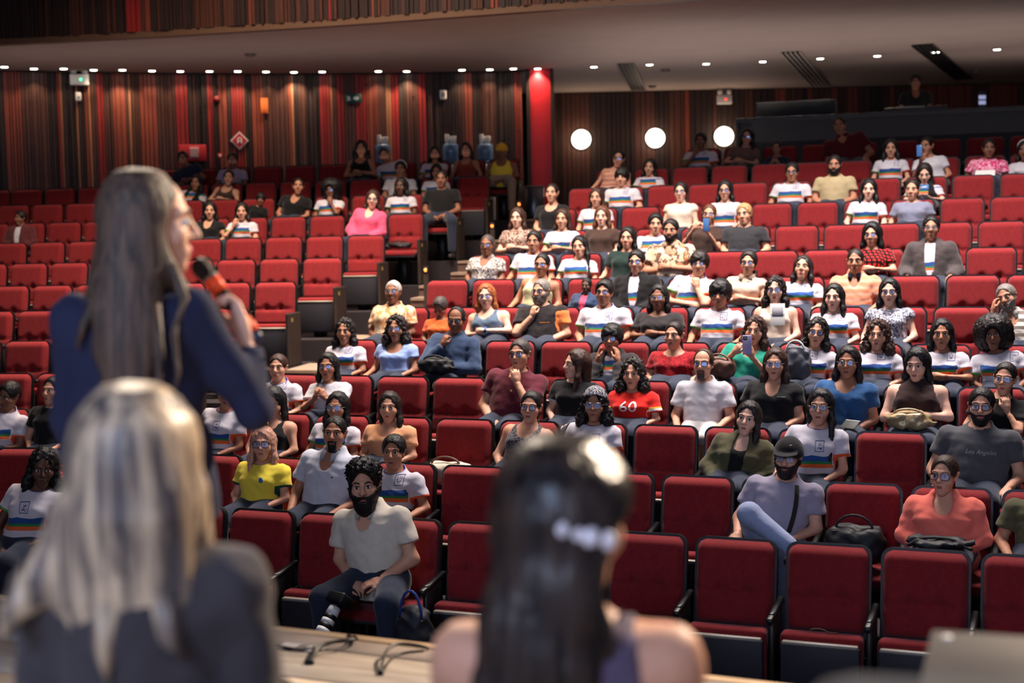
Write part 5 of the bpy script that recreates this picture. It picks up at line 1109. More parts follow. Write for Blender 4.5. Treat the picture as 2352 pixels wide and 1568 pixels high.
l(10, 551, 490, 'girl in school tee with blue-black hair and hand at her mouth', skin_t='b', hair='longfront', hcol='black', pose='mouthlap_l')
l(10, 853, 462, 'woman in hot pink blouse with straight brown hair', skin_t='a', hair='shoulder', hcol='brown', top='blouse', tmat=PINK, pose='lap', glass='thin', gl='m', smile=1)
l(10, 42, 505, 'boy in open maroon shirt over white tee, far left', sex='m', skin_t='d', hair='crop', hcol='black', tmat=WHT, outer='jacket', omat=c('maroon_shirt', (92, 42, 46)), pose='lap', yaw=-20, lim=(.78, 1.05))
l(3, 14, 918, 'boy in school tee cut off by the left picture edge', sex='m', skin_t='d', hair='crop', hcol='black', pose='lap', yaw=-10, pitch=-8)
l(3, 112, 905, 'person in black mostly hidden behind the speaker back', skin_t='b', hair='tied', hcol='black', tmat=BLK, pose='lap', yaw=-10)
l(1, 88, 1085, 'girl in school tee with dark curly hair low behind the blonde head', skin_t='e', hair='wavy', hcol='black', pose='lap', pitch=-6, lim=(.88, 1.05))
l(13, 1150, 352, 'man in yellow vest top and yellow cap by the red column', sex='m', skin_t='d', hair=None, hcol='black', top='tank', tmat=YEL, pose='lap', legs='wide', pants='beige', g=1.05)
# ------------------------------------------------------------------ accessories that belong to single people
def who(t): return next(p for p in PEOPLE if t in p[0]['label'])
def head_part(t, name, V, F, m, smooth=True):
    root, hm4 = who(t); o = ob(name, mesh(name, V, F, [m], smooth), root); o.matrix_local = hm4; return o
def field_part(t, name, fn, lo, hi, h, m):
    root, hm4 = who(t); V, Q = nets(fn, lo, hi, h); o = ob(name, fast_mesh(name, V, Q, [m]), root); o.matrix_local = hm4; return o
def cap_fn(P):
    d = smax(sd_ell(P, (0, .014, .040), (.096, .118, .108)), .018-P[..., 2]+P[..., 1]*.1, .006)
    br = smax(sd_ell(P, (0, -.10, .045), (.078, .085, .05)), np.abs(P[..., 2]-.040-.25*(P[..., 1]+.10))-.006, .004); return smin(d, smax(br, P[..., 1]+.06, .01), .012)
M_CAPB = c('black_cap', (30, 27, 28)); field_part('black cap', 'cap', cap_fn, (-.12, -.21, -.01), (.12, .15, .16), .007, M_CAPB)
field_part('yellow cap by', 'cap', cap_fn, (-.12, -.21, -.01), (.12, .15, .16), .009, c('yellow_cap', (224, 178, 50)))
head_part('black cap', 'cap_badge', *tube([(-.012, -.075, .100), (.02, -.082, .092), (.035, -.076, .094)], .004, 6), M_WHITE)
scarf = ramp_mat('paisley_scarf', 'speckle', (20, 20, 26), (190, 188, 196))
field_part('paisley headscarf', 'headscarf', lambda P: smax(sd_ell(P, (0, .016, .042), (.096, .116, .110)), .048-P[..., 2]-P[..., 1]*.35, .006), (-.12, -.14, -.03), (.12, .16, .17), .008, scarf)
for t in ('white hair band', 'hair band cut off'): head_part(t, 'hair_band', *tube([(-.088, .02, .03), (-.078, .0, .09), (-.045, -.01, .125), (0, -.012, .138), (.045, -.01, .125), (.078, 0, .09), (.088, .02, .03)], .013, 8), M_WHITE)
head_part('yellow football jersey', 'hair_tie', *tube([(.035*math.cos(a), .03, .148+.018*math.sin(a)) for a in np.linspace(0, 2*PI, 14)], .006, 6), mat('gold', (226, 186, 70), .3, metal=.9))
M_STRAP = c('bag_strap', (44, 34, 32))
def bent(root, pts): return [tuple(p) for p in lean_fn(np.array(pts, float), *BEND[root.name])]
def chest_y(root, x, z):
    from mathutils.bvhtree import BVHTree
    sh = next(o for o in root.children if o.name.startswith('shirt'))
    if sh.name not in CHT: CHT[sh.name] = BVHTree.FromPolygons([v.co for v in sh.data.vertices], [tuple(p.vertices) for p in sh.data.polygons])
    hit = CHT[sh.name].ray_cast(Vector((x, -1.0, z)), Vector((0, 1, 0)))[0]; return hit.y if hit else -.28
CHT = {}
root, _ = who('lilac tee'); bs = bent(root, [(.095, 0, 1.035), (.112, 0, .97), (.115, 0, .90), (.112, 0, .83), (.105, 0, .76), (.10, 0, .69), (.10, 0, .64)])
ob('bag_strap', mesh('bag_strap', *tube([(x, chest_y(root, x, z)-.006, z) for x, _y, z in bs], .016, 8), [M_STRAP], True), root)
def badge(t, x, z, r, m, name='crest'):
    root, _ = who(t); p = bent(root, [(x, 0, z)])[0]; ob(name, mesh(name, *uv_sphere((0, 0, 0), (r, .006, r*1.15), 12, 8), [m], True), root, (p[0], chest_y(root, p[0], p[2])-.002, p[2]))
badge('yellow football jersey', .075, .915, .020, mat('crest_blue', (60, 120, 190), .5)); badge('maroon tee', .02, .90, .009, mat('gold_pin', (200, 170, 110), .4), 'pin'); badge('white short-sleeved polo', .085, .905, .007, mat('tiny_logo', (60, 70, 60), .6), 'logo')
# printed number and lettering follow the chest
def chest_text(t, body, size, zc, xc, m, name, shear=0.0, out=.03):
    root, _ = who(t); me = text_mesh(body, size, .001); bm = bmesh.new(); bm.from_mesh(me)
    bmesh.ops.triangulate(bm, faces=bm.faces[:]); bmesh.ops.subdivide_edges(bm, edges=[e for e in bm.edges if e.calc_length() > size*.25], cuts=2, use_grid_fill=False); bmesh.ops.triangulate(bm, faces=bm.faces[:])
    for v in bm.verts:
        x, z, dep = v.co.x+xc+shear*v.co.y, v.co.y+zc, v.co.z; p = bent(root, [(x, 0, z)])[0]
        v.co = Vector((p[0], chest_y(root, p[0], p[2])-.004-dep, p[2]))
    bm.to_mesh(me); bm.free(); me.materials.clear(); me.materials.append(m); ob(name, me, root)
chest_text('number sixty', '60', .17, .895, -.0, c('jersey_white', (232, 228, 226)), 'jersey_number')
chest_text('dark grey tee', 'Los Angeles', .042, .905, .03, c('faded_print', (150, 150, 156)), 'shirt_lettering', .3)
chest_text('black tee with big glasses', '-------', .03, .93, .09, c('faded_print', (150, 150, 156)), 'shirt_lettering')
chest_text('orange shoulder stripe', '~~~', .06, .88, .08, c('orange_print', (222, 126, 66)), 'shirt_lettering', .3)
# photographer details
rp, hp = who('photographer')
for k in range(4):
    ob('button', mesh('button', *uv_sphere((.0, 0, 0), (.006, .004, .006), 8, 5), [M_WHITE], True), rp, (lambda p: (p[0], chest_y(rp, p[0], p[2])-.003, p[2]))(bent(rp, [(.004, 0, .89-.07*k)])[0]))
def wristband(t, name, loc, m, r=.031, tilt=(1.1, .0, .5), w=.011):
    root, _ = who(t); o = ob(name, mesh(name, *tube([(r*math.cos(a), r*math.sin(a), 0) for a in np.linspace(0, 2*PI, 17)], w*.5, 6), [m], True), root, loc, tilt); d = ob('watch_face', mesh('watch_face', *lathe([(.0, 0), (.017, 0), (.017, .007), (.0, .008)], 14), [M_BLACK], True), o, (0, -r, 0), (PI/2, 0, 0)); return o
sl_ = 0.0
wristband('photographer', 'wristwatch', bent(rp, [(.125, -.375, .668)])[0], M_BLACK, .034, (1.2, .3, .9), .022)
wristband('coral blouse', 'wristwatch', bent(who('coral blouse')[0], [(.12, -.385, .665)])[0], M_BLACK, .033, (1.2, .2, .9), .02)
wristband('coppery blond', 'wristwatch', bent(who('coppery blond')[0], [(.04, -.36, .80)])[0], mat('blue_strap', (50, 110, 190), .5), .03, (0, 1.4, 0), .02)
# ------------------------------------------------------------------ things held, carried or left on seats
def seat_at(key, px): q = ROWS[key]; s = row_s(q, px); lst = SEATS[key]; i = min(range(len(lst)), key=lambda j: abs(lst[j]-s)); return q, lst[i], i
def bag_mesh(name, rx, ry, rz, m, seed, h=.012, e=2.6):
    def fn(P):
        k = (np.abs(P[..., 0]/rx)**e+np.abs(P[..., 1]/ry)**e+np.abs((P[..., 2]-rz)/rz)**e)**(1/e); return (k-1)*min(rx, ry, rz)+wob(P, 26, .008, seed)
    V, Q = nets(fn, (-rx-.04, -ry-.04, -.03), (rx+.04, ry+.04, 2*rz+.04), h); return fast_mesh(name, V, Q, [m])
def bag(key, px, lab, m, rx, ry, rz, seed=1, y=-.37, z=.486, name='handbag', handle=None, onseat=True, s=None, cat='bag', rot=0.0):
    q, ss, i = seat_at(key, px)
    if onseat: TAKEN.add((key[0], key[1], i))
    p = row_pt(q, ss if s is None else s, y, z); e = ob(name, None, None, p, (0, 0, -q.a+rot), None, lab, cat)
    ob('bag_body', bag_mesh('bag_body', rx, ry, rz, m, seed), e)
    ob('handle', mesh('handle', *tube([(rx*.6*math.cos(a), -ry*.3, rz*1.75+rz*.75*math.sin(a)) for a in np.linspace(0, PI, 10)], .008, 6), [handle or m], True), e)
    ob('zip', mesh('zip', *tube([(-rx*.7, -ry*.55, rz*1.72), (0, -ry*.6, rz*1.80), (rx*.7, -ry*.55, rz*1.72)], .004, 5), [M_GREY], True), e); return e
CRM = mat('cream_leather', (208, 192, 172), .5, bump=.2, bscale=30); GLD = mat('gold_leather', (176, 150, 112), .35, metal=.3, bump=.3, bscale=40); BKL = mat('black_nylon', (22, 21, 24), .6, bump=.3, bscale=40); BRL = mat('brown_leather', (116, 80, 66), .55, bump=.2, bscale=30); GRB = mat('grey_nylon', (96, 98, 106), .6, bump=.2, bscale=40)
bag((R, 3), 1068, 'cream leather handbag lying on an empty seat beside the sparkling black top', CRM, .20, .10, .085, 2, handle=BRL)
bag((R, 2), 2003, 'black slumped backpack on the empty seat between lilac tee and coral blouse', BKL, .19, .12, .13, 3, name='backpack')
bag((R, 11), 2225, 'dark bag on an empty seat behind the steel-blue tee', BKL, .19, .12, .06, 4)
bag((L, 10), 939, 'dark slender bag on the empty seat beside the hot pink blouse', BKL, .18, .08, .04, 5)
def lap_bag(t, lab, m, rx, ry, rz, dx=0, dy=-.47, z=.70, name='handbag', seed=1, handle=None, rot=0):
    root, _ = who(t); M = Matrix.Translation(root.location) @ Matrix.Rotation(root.rotation_euler.z, 4, 'Z') @ Matrix.Scale(root.scale[0], 4)
    e = ob(name, None, None, M @ Vector((dx, dy, z)), (0, 0, root.rotation_euler.z+rot), None, lab, 'bag')
    ob('bag_body', bag_mesh('bag_body', rx, ry, rz, m, seed), e)
    ob('handle', mesh('handle', *tube([(rx*.6*math.cos(a), -ry*.5, rz*1.75+rz*.6*math.sin(a)) for a in np.linspace(0, PI, 10)], .009, 6), [handle or m], True), e)
    ob('zip', mesh('zip', *tube([(-rx*.7, -ry*.6, rz*1.72), (rx*.7, -ry*.6, rz*1.72)], .004, 5), [M_GREY], True), e)
lap_bag('dark brown sleeveless', 'gold quilted handbag on the lap below folded arms', GLD, .17, .08, .065, -.03)
lap_bag('denim shirt', 'black bag on the lap of the man in denim', BKL, .17, .09, .07, 0)
lap_bag('grey backpack on her lap', 'grey and white backpack held upright on the glasses girl lap', GRB, .12, .08, .14, -.03, name='backpack', handle=M_WHITE)
lap_bag('teal top', 'brown leather case on the lap under the teal top', BRL, .14, .08, .09, -.13, -.47)
lap_bag('coral blouse', 'black leather folder on the lap of the coral blouse', BKL, .17, .12, .03, .0, -.52, name='folder')
lap_bag('photographer', 'dark camera backpack with blue trim beside the photographer', mat('dark_nylon', (34, 34, 40), .6, bump=.2, bscale=40), .12, .11, .28, .42, -.60, .03, name='backpack', handle=mat('blue_trim', (40, 60, 130), .6))
def flat(key, px, py, y, w, h, t, lab, m, name, cat, rot=(PI/2, 0, 0), parts=()):
    q = ROWS[key]; P = at_plane(px, py, q.n, q.d+y); e = ob(name, None, None, P, (rot[0], rot[1], rot[2]-q.a), None, lab, cat)
    ob(name+'_body', box(name+'_body', -w/2, w/2, -h/2, h/2, -t/2, t/2, m, min(.006, t*.4), 2), e)
    for nm, a, mm in parts: ob(nm, box(nm, *a, mm, .001, 1), e)
M_LIL = mat('lilac_phone_back', (178, 168, 214), .3); M_SCR = mat('phone_screen', (60, 90, 130), .2, emit=(70, 110, 170), estr=.6); M_PAP = mat('white_paper', (226, 222, 218), .8)
flat((R, 5), 1716, 792, -.64, .076, .160, .010, 'lilac smartphone held up in front of the teal top', M_LIL, 'smartphone', 'phone', (PI/2, 0, .25), (('camera_bump', (-.033, .0, .040, .075, .003, .008), M_BLACK), ('phone_lens', (-.028, -.006, .046, .066, .008, .010), M_GREY)))
flat((R, 9), 1622, 516, -.63, .075, .150, .010, 'dark smartphone with glowing screen held by the child in brown', M_BLACK, 'smartphone', 'phone', (PI/2, 0, 0), (('screen', (-.034, .034, -.07, .07, .004, .007), M_SCR),))
flat((R, 12), 2112, 346, -.64, .075, .150, .010, 'dark smartphone held up before the booth', M_BLACK, 'smartphone', 'phone', (PI/2, 0, -.3), (('screen', (-.034, .034, -.07, .07, .004, .007), M_SCR),))
flat((R, 11), 2120, 430, -.58, .14, .075, .010, 'dark smartphone held low sideways by the bowed girl', M_BLACK, 'smartphone', 'phone', (1.1, 0, 0), (('screen', (-.066, .066, -.034, .034, .004, .007), M_SCR),))
flat((R, 6), 1786, 722, -.50, .13, .20, .004, 'folded white leaflet held against the cream sleeveless top', M_PAP, 'leaflet', 'leaflet', (1.35, 0, .2), (('print_block', (-.05, .05, -.02, .07, .002, .003), mat('print_grey', (150, 150, 156), .8)), ('fold', (-.065, .065, -.003, .0, .0022, .0034), M_GREY)))
flat((R, 12), 2262, 398, -.62, .24, .17, .006, 'white booklet on the lap of the pink dress', M_PAP, 'booklet', 'booklet', (.5, 0, 0), (('spine', (-.122, -.114, -.085, .085, -.004, .005), M_GREY),))
flat((R, 4), 1952, 975, -.62, .13, .09, .006, 'white-edged booklet on the lap of the blue tee', mat('dark_cover', (44, 46, 44), .6), 'booklet', 'booklet', (.6, 0, -.5), (('page_edge', (-.065, .065, .045, .050, -.003, .003), M_PAP),))
flat((R, 4), 1465, 1012, -.66, .11, .15, .01, 'yellow-covered notebook beside the red jersey', mat('yellow_cover', (222, 190, 80), .6), 'notebook', 'notebook', (1.2, 0, .4), (('spine', (-.058, -.05, -.075, .075, -.006, .006), M_BLACK),))
q, ss, i = seat_at((R, 1), 1921); p = row_pt(q, ss, -.26, .488); e = ob('bag_cord', None, None, p, (0, 0, -q.a), None, 'tan cord loop lying on a tipped-up seat of the front row', 'cord')
ob('loop', mesh('loop', *tube([(-.02+.045*math.cos(a), 0, .014*math.sin(a)) for a in np.linspace(0, PI, 12)], .004, 6), [BRL], True), e); ob('cord_tail', mesh('cord_tail', *tube([(.02, 0, .0), (.05, -.01, -.0), (.09, .0, -.002)], .004, 6), [BRL], True), e)
# the photographer's camera
root, _ = who('photographer'); q = ROWS[R, 1]
P1, P2 = at_plane(775, 1385, q.n, q.d-.80), at_plane(742, 1448, q.n, q.d-.92)
d = Vector(P2-P1); e = ob('photo_camera', None, None, P1, d.to_track_quat('-Z', 'Y').to_euler(), None, 'black camera with white and black banded telephoto lens between the photographer knees', 'camera')
ob('camera_body', box('camera_body', -.068, .068, -.05, .05, -.01, .06, M_BLACK, .012), e)
zz = 0
for nm, r0, r1, ln, m in (('lens_mount', .034, .036, .02, M_BLACK), ('lens_barrel', .038, .040, .055, M_WHITE), ('focus_ring', .042, .042, .03, M_BLACK), ('lens_barrel', .042, .042, .03, M_WHITE), ('zoom_ring', .043, .043, .03, M_BLACK), ('lens_barrel', .043, .045, .035, M_WHITE), ('lens_hood', .047, .049, .05, M_BLACK)):
    ob(nm, mesh(nm, *lathe([(r0, -.01-zz), (r1, -.01-zz-ln)][::-1], 22), [m], True), e); zz += ln
# ------------------------------------------------------------------ people on the stage
def streak_mat(name, c1, c2, scale, lo, hi, rough=.42):
    m = bpy.data.materials.new(name); m.use_nodes = True; nt = m.node_tree; b = nt.nodes['Principled BSDF']; N = nt.nodes.new; Lk = nt.links.new
    tc, mp, n, r, mx = N('ShaderNodeTexCoord'), N('ShaderNodeMapping'), N('ShaderNodeTexNoise'), N('ShaderNodeMapRange'), N('ShaderNodeMix')
    mp.inputs['Scale'].default_value = scale; n.inputs['Scale'].default_value = 1; n.inputs['Detail'].default_value = 3; r.inputs[1].default_value = lo; r.inputs[2].default_value = hi; mx.data_type = 'RGBA'
    mx.inputs[6].default_value = (*lin(c1), 1); mx.inputs[7].default_value = (*lin(c2), 1)
    Lk(tc.outputs['Object'], mp.inputs[0]); Lk(mp.outputs[0], n.inputs['Vector']); Lk(n.outputs[0], r.inputs[0]); Lk(r.outputs[0], mx.inputs[0]); Lk(mx.outputs[2], b.inputs['Base Color'])
    bp = N('ShaderNodeBump'); bp.inputs['Strength'].default_value = .6; bp.inputs['Distance'].default_value = .01; Lk(n.outputs[0], bp.inputs['Height']); Lk(bp.outputs[0], b.inputs['Normal']); b.inputs['Roughness'].default_value = rough; b.inputs['Specular IOR Level'].default_value = .45; return m
H_SPK = streak_mat('hair_speaker', (44, 34, 31), (104, 79, 62), (90, 90, 2.5), .35, .7, .6); H_BLO = streak_mat('hair_blonde_streaked', (84, 74, 72), (212, 184, 152), (40, 40, 1.0), .40, .62, .40); H_DRK = streak_mat('hair_dark_stage', (22, 18, 20), (66, 52, 46), (50, 50, 3), .4, .75, .34)
def locks(parent, pts_list, m, nm='hair_lock'):
    for pts, r in pts_list: ob(nm, mesh(nm, *tube(pts, r, 7), [m], True), parent)
# speaker: faces the hall, head turned to the microphone
D0 = 3.7; X0 = (330-CX)/FPX*D0; k_ = D0/FPX
spk = ob('person', None, None, (X0, D0, 0), None, None, 'standing woman speaker in navy shirt seen from behind, long brown hair, holding a microphone', 'person')
SH_R, EL_R, WR_R = A3(.125, .0, 1.325), A3(.268, .06, 1.055), A3(.236, .13, 1.248); SH_L, EL_L, WR_L = A3(-.175, .0, 1.315), A3(-.205, .02, 1.03), A3(-.175, .10, .80)
T_S = [(.80, .0, .165, .125, -.03), (.92, .0, .170, .125, -.03), (1.05, .0, .145, .11, -.03), (1.18, .0, .155, .115, -.03), (1.29, .0, .165, .105, -.025), (1.345, .0, .125, .085, -.015), (1.38, .0, .075, .065, -.01), (1.41, .0, .055, .055, -.005)]
def spk_body(P):
    d = sd_loft(P, T_S); d = smin(d, sd_cone(P, (0, .0, 1.37), (.01, .01, 1.50), .05, .048), .03)
    for S, E_, W_ in ((SH_R, EL_R, WR_R), (SH_L, EL_L, WR_L)):
        d = smin(d, sd_cone(P, S, E_, .050, .040), .04); d = smin(d, sd_cone(P, E_, W_, .040, .026), .02)
    for s in (-1, 1): d = smin(d, sd_cone(P, (s*.09-.03, 0, .84), (s*.09-.03, 0, .45), .085, .055), .03); d = smin(d, sd_cone(P, (s*.09-.03, 0, .45), (s*.09-.03, 0, .06), .05, .035), .03)
    return d
V, Q = nets(spk_body, (-.36, -.2, .02), (.38, .24, 1.54), .018); Vs, Qs, MI = [V], [Q], [np.zeros(len(Q), int)]; off = len(V)
hv, hq = hand_template(.9, .0055); hv = hand_xform(hv, WR_R, (-.28, .12, 1), (-.9, -.45, 0), 1, .98); Vs.append(hv); Qs.append(hq+off); MI.append(np.zeros(len(hq), int)); off += len(hv)
hv, hq = hand_template(.4, .007); hv = hand_xform(hv, WR_L, (.1, .2, -1), (1, 0, 0), -1, .9); Vs.append(hv); Qs.append(hq[:, ::-1]+off); MI.append(np.zeros(len(hq), int)); off += len(hv)
HV, HQ, HM = head_template('f', 0, .0046, False, 0); Mh = np.array(Matrix.Rotation(math.radians(106), 3, 'Z') @ Matrix.Rotation(math.radians(2), 3, 'X')); HV = (HV*1.10)@Mh.T+np.array((.020, .02, 1.555)); Vs.append(HV); Qs.append(HQ+off); MI.append(HM)
ob('body', fast_mesh('body', np.concatenate(Vs), np.concatenate(Qs), [skin('a'), M_EYE, M_IRIS, H_SPK, mat('lips_speaker', (176, 60, 66), .4)], np.concatenate(MI)), spk)
T_SH = [(.78, .0, .205, .15, -.02), (.90, .0, .20, .15, -.025), (1.05, .0, .178, .132, -.03), (1.18, .0, .176, .132, -.03), (1.29, .0, .180, .122, -.025), (1.345, .0, .138, .10, -.015), (1.385, .0, .085, .076, -.01)]
def spk_shirt(P):
    d = sd_loft(P, T_SH)
    for S, E_, W_, f in ((SH_R, EL_R, WR_R, .74), (SH_L, EL_L, WR_L, .95)):
        T = E_+(W_-E_)*f; n = (W_-E_)/np.linalg.norm(W_-E_); a = smin(sd_cone(P, S, E_, .064, .050), np.maximum(sd_cone(P, E_, T, .052, .043), (P-T)@n), .02); d = smin(d, a, .035)
    d = smax(d, .80-.10*np.clip((P[..., 0]+.0)/.2, -1, 1)*0-.10*np.cos(P[..., 0]*14)*0-P[..., 2]+.35*np.maximum(P[..., 0]-.1, 0)*-1, .01)
    return d+.006*np.sin(P[..., 0]*38+3*np.sin(P[..., 2]*9))*np.sin(P[..., 2]*21+P[..., 0]*17)
V, Q = nets(spk_shirt, (-.36, -.24, .70), (.38, .26, 1.42), .014); ob('shirt', fast_mesh('shirt', V, Q, [mat('navy_satin_shirt', (40, 43, 66), .85, spec=.15, var=.1, vscale=9, bump=.3, bscale=12)]), spk)
Tc = EL_R+(WR_R-EL_R)*.74; nc_ = Vector(WR_R-EL_R).normalized(); ob('cuff', mesh('cuff', *tube([Vector(Tc)-nc_*.03, Vector(Tc)+nc_*.012], [.050, .046], 18), [MATS['navy_satin_shirt']], True), spk)
V, Q = nets(lambda P: sd_loft(P, [(.06, .0, .15, .12, -.02), (.45, .0, .165, .13, -.02), (.82, .0, .185, .14, -.02), (.92, .0, .165, .13, -.02)]), (-.25, -.2, .03), (.25, .2, .96), .02); ob('skirt', fast_mesh('skirt', V, Q, [ramp_mat('sequin_black', 'speckle', (24, 23, 25), (72, 70, 74))]), spk)
for s in (-.12, .06): ob('shoe', shoe_mesh(M_SHOE), spk, (s, .02, 0), (0, 0, PI))
def spk_hair(P):
    d = sd_ell(P, (-.002, .008, 1.592), (.106, .102, .108)); hd = head_local = None
    d = smin(d, sd_loft(P, [(1.02, -.13, .028, .016, -.02), (1.12, -.13, .055, .022, -.02), (1.22, -.125, .078, .028, -.015), (1.32, -.110, .088, .036, -.020), (1.40, -.075, .098, .060, -.016), (1.48, -.035, .100, .082, -.010), (1.58, -.005, .103, .100, -.004), (1.63, .0, .092, .09, -.002), (1.68, .005, .06, .06, 0)]), .03)
    d = smin(d, sd_cone(P, (.030, -.06, 1.52), (.065, -.03, 1.43), .034, .036), .03); d = smin(d, sd_cone(P, (.065, -.03, 1.43), (.125, .04, 1.335), .036, .018), .03)
    d = d+.0014*np.sin(np.arctan2(P[..., 0], P[..., 1]+.1)*70+8*P[..., 2])+wob(P, 20, .002)
    f = Mh.T; L_ = (P-A3(.020, .02, 1.555))@Mh.astype(np.float32)/1.10
    return smax(d, -sd_ell(L_, (0, -.140, -.020), (.20, .112, .118)), .012)
V, Q = nets(spk_hair, (-.22, -.24, .98), (.24, .2, 1.74), .011); ob('hair', fast_mesh('hair', V, Q, [H_SPK]), spk)
locks(spk, [([(.09, -.06, 1.45), (.12, -.05, 1.36), (.10, -.10, 1.27), (.115, -.13, 1.18), (.10, -.135, 1.10)], [.016, .014, .010, .007, .003]), ([(.06, -.11, 1.35), (.075, -.14, 1.22), (.06, -.145, 1.10), (.085, -.145, 1.0)], [.014, .012, .008, .003]), ([(-.08, -.09, 1.40), (-.12, -.12, 1.30), (-.14, -.12, 1.24)], [.016, .012, .004]), ([(-.03, -.13, 1.2), (-.05, -.145, 1.05), (-.03, -.145, .95)], [.014, .010, .003]), ([(-.10, -.03, 1.50), (-.125, -.03, 1.40), (-.15, -.02, 1.34)], [.012, .010, .003])], H_SPK)
# microphone in her hand
mh, mt = at_depth(463, 614, D0+.16), at_depth(588, 772, D0+.14); d = Vector(mt-mh); Lm = d.length
mic = ob('microphone', None, None, mh, d.to_track_quat('Z', 'Y').to_euler(), None, 'black handheld microphone with two orange bands in the speaker hand', 'microphone')
ob('grille', mesh('grille', *lathe([(.0, -.028), (.018, -.024), (.0275, -.008), (.0285, .006), (.025, .026), (.021, .036)], 22), [mat('mic_grille', (42, 42, 44), .45, metal=.5, bump=.8, bscale=500)], True), mic)
M_ORB = mat('orange_band', (244, 84, 36), .5)
for nm, z0, z1, r0, r1, m in (('grille_ring', .034, .042, .0235, .0235, M_GREY), ('orange_band', .042, .085, .0235, .022, M_ORB), ('handle', .085, Lm-.055, .019, .017, M_BLACK), ('orange_band', Lm-.055, Lm-.012, .0215, .0215, M_ORB), ('end_cap', Lm-.012, Lm+.018, .020, .013, mat('mic_cap', (40, 52, 74), .3))): ob(nm, mesh(nm, *lathe([(r0, z0), (r1, z1)], 20), [m], True), mic)
# blonde woman and dark-haired woman sitting on the stage, backs to us
Y1 = 2.25; X1 = (302-CX)/FPX*2.4
rb, hb = person((X1, Y1, -.045), PI, 1.0, 'blonde woman in grey knit top seated on stage, seen from behind', sex='f', skin_t='a', hair=None, hcol='brown', top='long', tmat=c('grey_knit', (66, 61, 64)), pose='narrow', g=.94, fine=3, yaw=math.radians(6), pants='black', group='stage guests')
hbw = rb.matrix_basis
def blo_hair(P):   # in the woman's own frame: back is +y
    d = sd_ell(P, (0, -.140, 1.200), (.104, .112, .112))
    d = smin(d, sd_loft(P, [(.905, -.075, .115, .028, .012), (.96, -.075, .120, .042, .010), (1.03, -.075, .116, .055, .006), (1.10, -.085, .110, .075, .0), (1.20, -.125, .103, .104, 0), (1.25, -.132, .092, .098, 0), (1.30, -.138, .05, .06, 0)]), .03)
    d = smin(d, sd_cone(P, (.085, -.10, 1.10), (.175, -.06, .955), .045, .020), .03)
    d = smin(d, sd_cone(P, (-.085, -.13, 1.12), (-.105, -.16, .99), .040, .018), .03)
    d = d+.0018*np.sin(np.arctan2(P[..., 0], P[..., 1]+.2)*60+5*P[..., 2])+wob(P, 16, .002, 2)
    return smax(d, -sd_ell(P, (0, -.29, 1.15), (.070, .10, .13)), .01)
V, Q = nets(blo_hair, (-.26, -.30, .86), (.26, .10, 1.36), .010); ob('hair', fast_mesh('hair', V, Q, [H_BLO]), rb)
locks(rb, [([(.16, -.07, 1.0), (.19, -.055, .94), (.21, -.06, .90)], [.030, .022, .005]), ([(.03, -.055, .96), (.04, -.045, .89), (.035, -.045, .83)], [.03, .02, .004]), ([(-.06, -.06, .97), (-.07, -.045, .90), (-.09, -.045, .86)], [.03, .02, .004])], H_BLO)
Y2 = 2.15; X2 = (1262-CX)/FPX*2.3
rd, hd_ = person((X2, Y2, -.170), PI-.12, 1.02, 'dark-haired woman with white hair clip and bare shoulders seated on stage, seen from behind', sex='f', skin_t='b', hair=None, hcol='dark', top='strap', tmat=c('mauve_dress', (92, 78, 100)), pose='lap', g=1.05, fine=3, yaw=math.radians(-30), pants='black', group='stage guests')
def drk_hair(P):
    d = sd_ell(P, (0, -.138, 1.205), (.112, .118, .118))
    d = smin(d, sd_loft(P, [(.66, -.045, .100, .028, .050), (.80, -.050, .106, .034, .048), (.95, -.055, .108, .045, .035), (1.05, -.070, .110, .065, .018), (1.12, -.095, .110, .085, .006), (1.20, -.125, .110, .108, 0), (1.26, -.134, .096, .102, 0), (1.31, -.138, .05, .06, 0)]), .03)
    d = d+.0025*np.sin(np.arctan2(P[..., 0], P[..., 1]+.2)*50+4*P[..., 2])+wob(P, 20, .0035, 4)
    d = smax(d, -sd_ell(P, (0, -.29, 1.15), (.072, .10, .13)), .01)
    return smax(d, -sd_ell(P, (-.130, -.135, 1.095), (.078, .12, .115)), .02)
V, Q = nets(drk_hair, (-.2, -.30, .62), (.24, .10, 1.37), .010); ob('hair', fast_mesh('hair', V, Q, [H_DRK]), rd)
M_CLIP = mat('white_clip', (232, 222, 226), .4); clip = ob('hair_clip', mesh('hair_clip', *tube([(-.008, -.018, 1.196), (-.045, -.025, 1.184), (-.078, -.046, 1.172)], .007, 8), [M_CLIP], True), rd)
for (x, y, z, r) in ((-.008, -.018, 1.196, .015), (-.030, -.020, 1.188, .013), (-.050, -.024, 1.182, .016), (-.074, -.042, 1.173, .016)): ob('clip_flower', mesh('clip_flower', *uv_sphere((0, 0, 0), (r, r*.8, r), 10, 7), [M_CLIP], True), clip, (x, y, z))
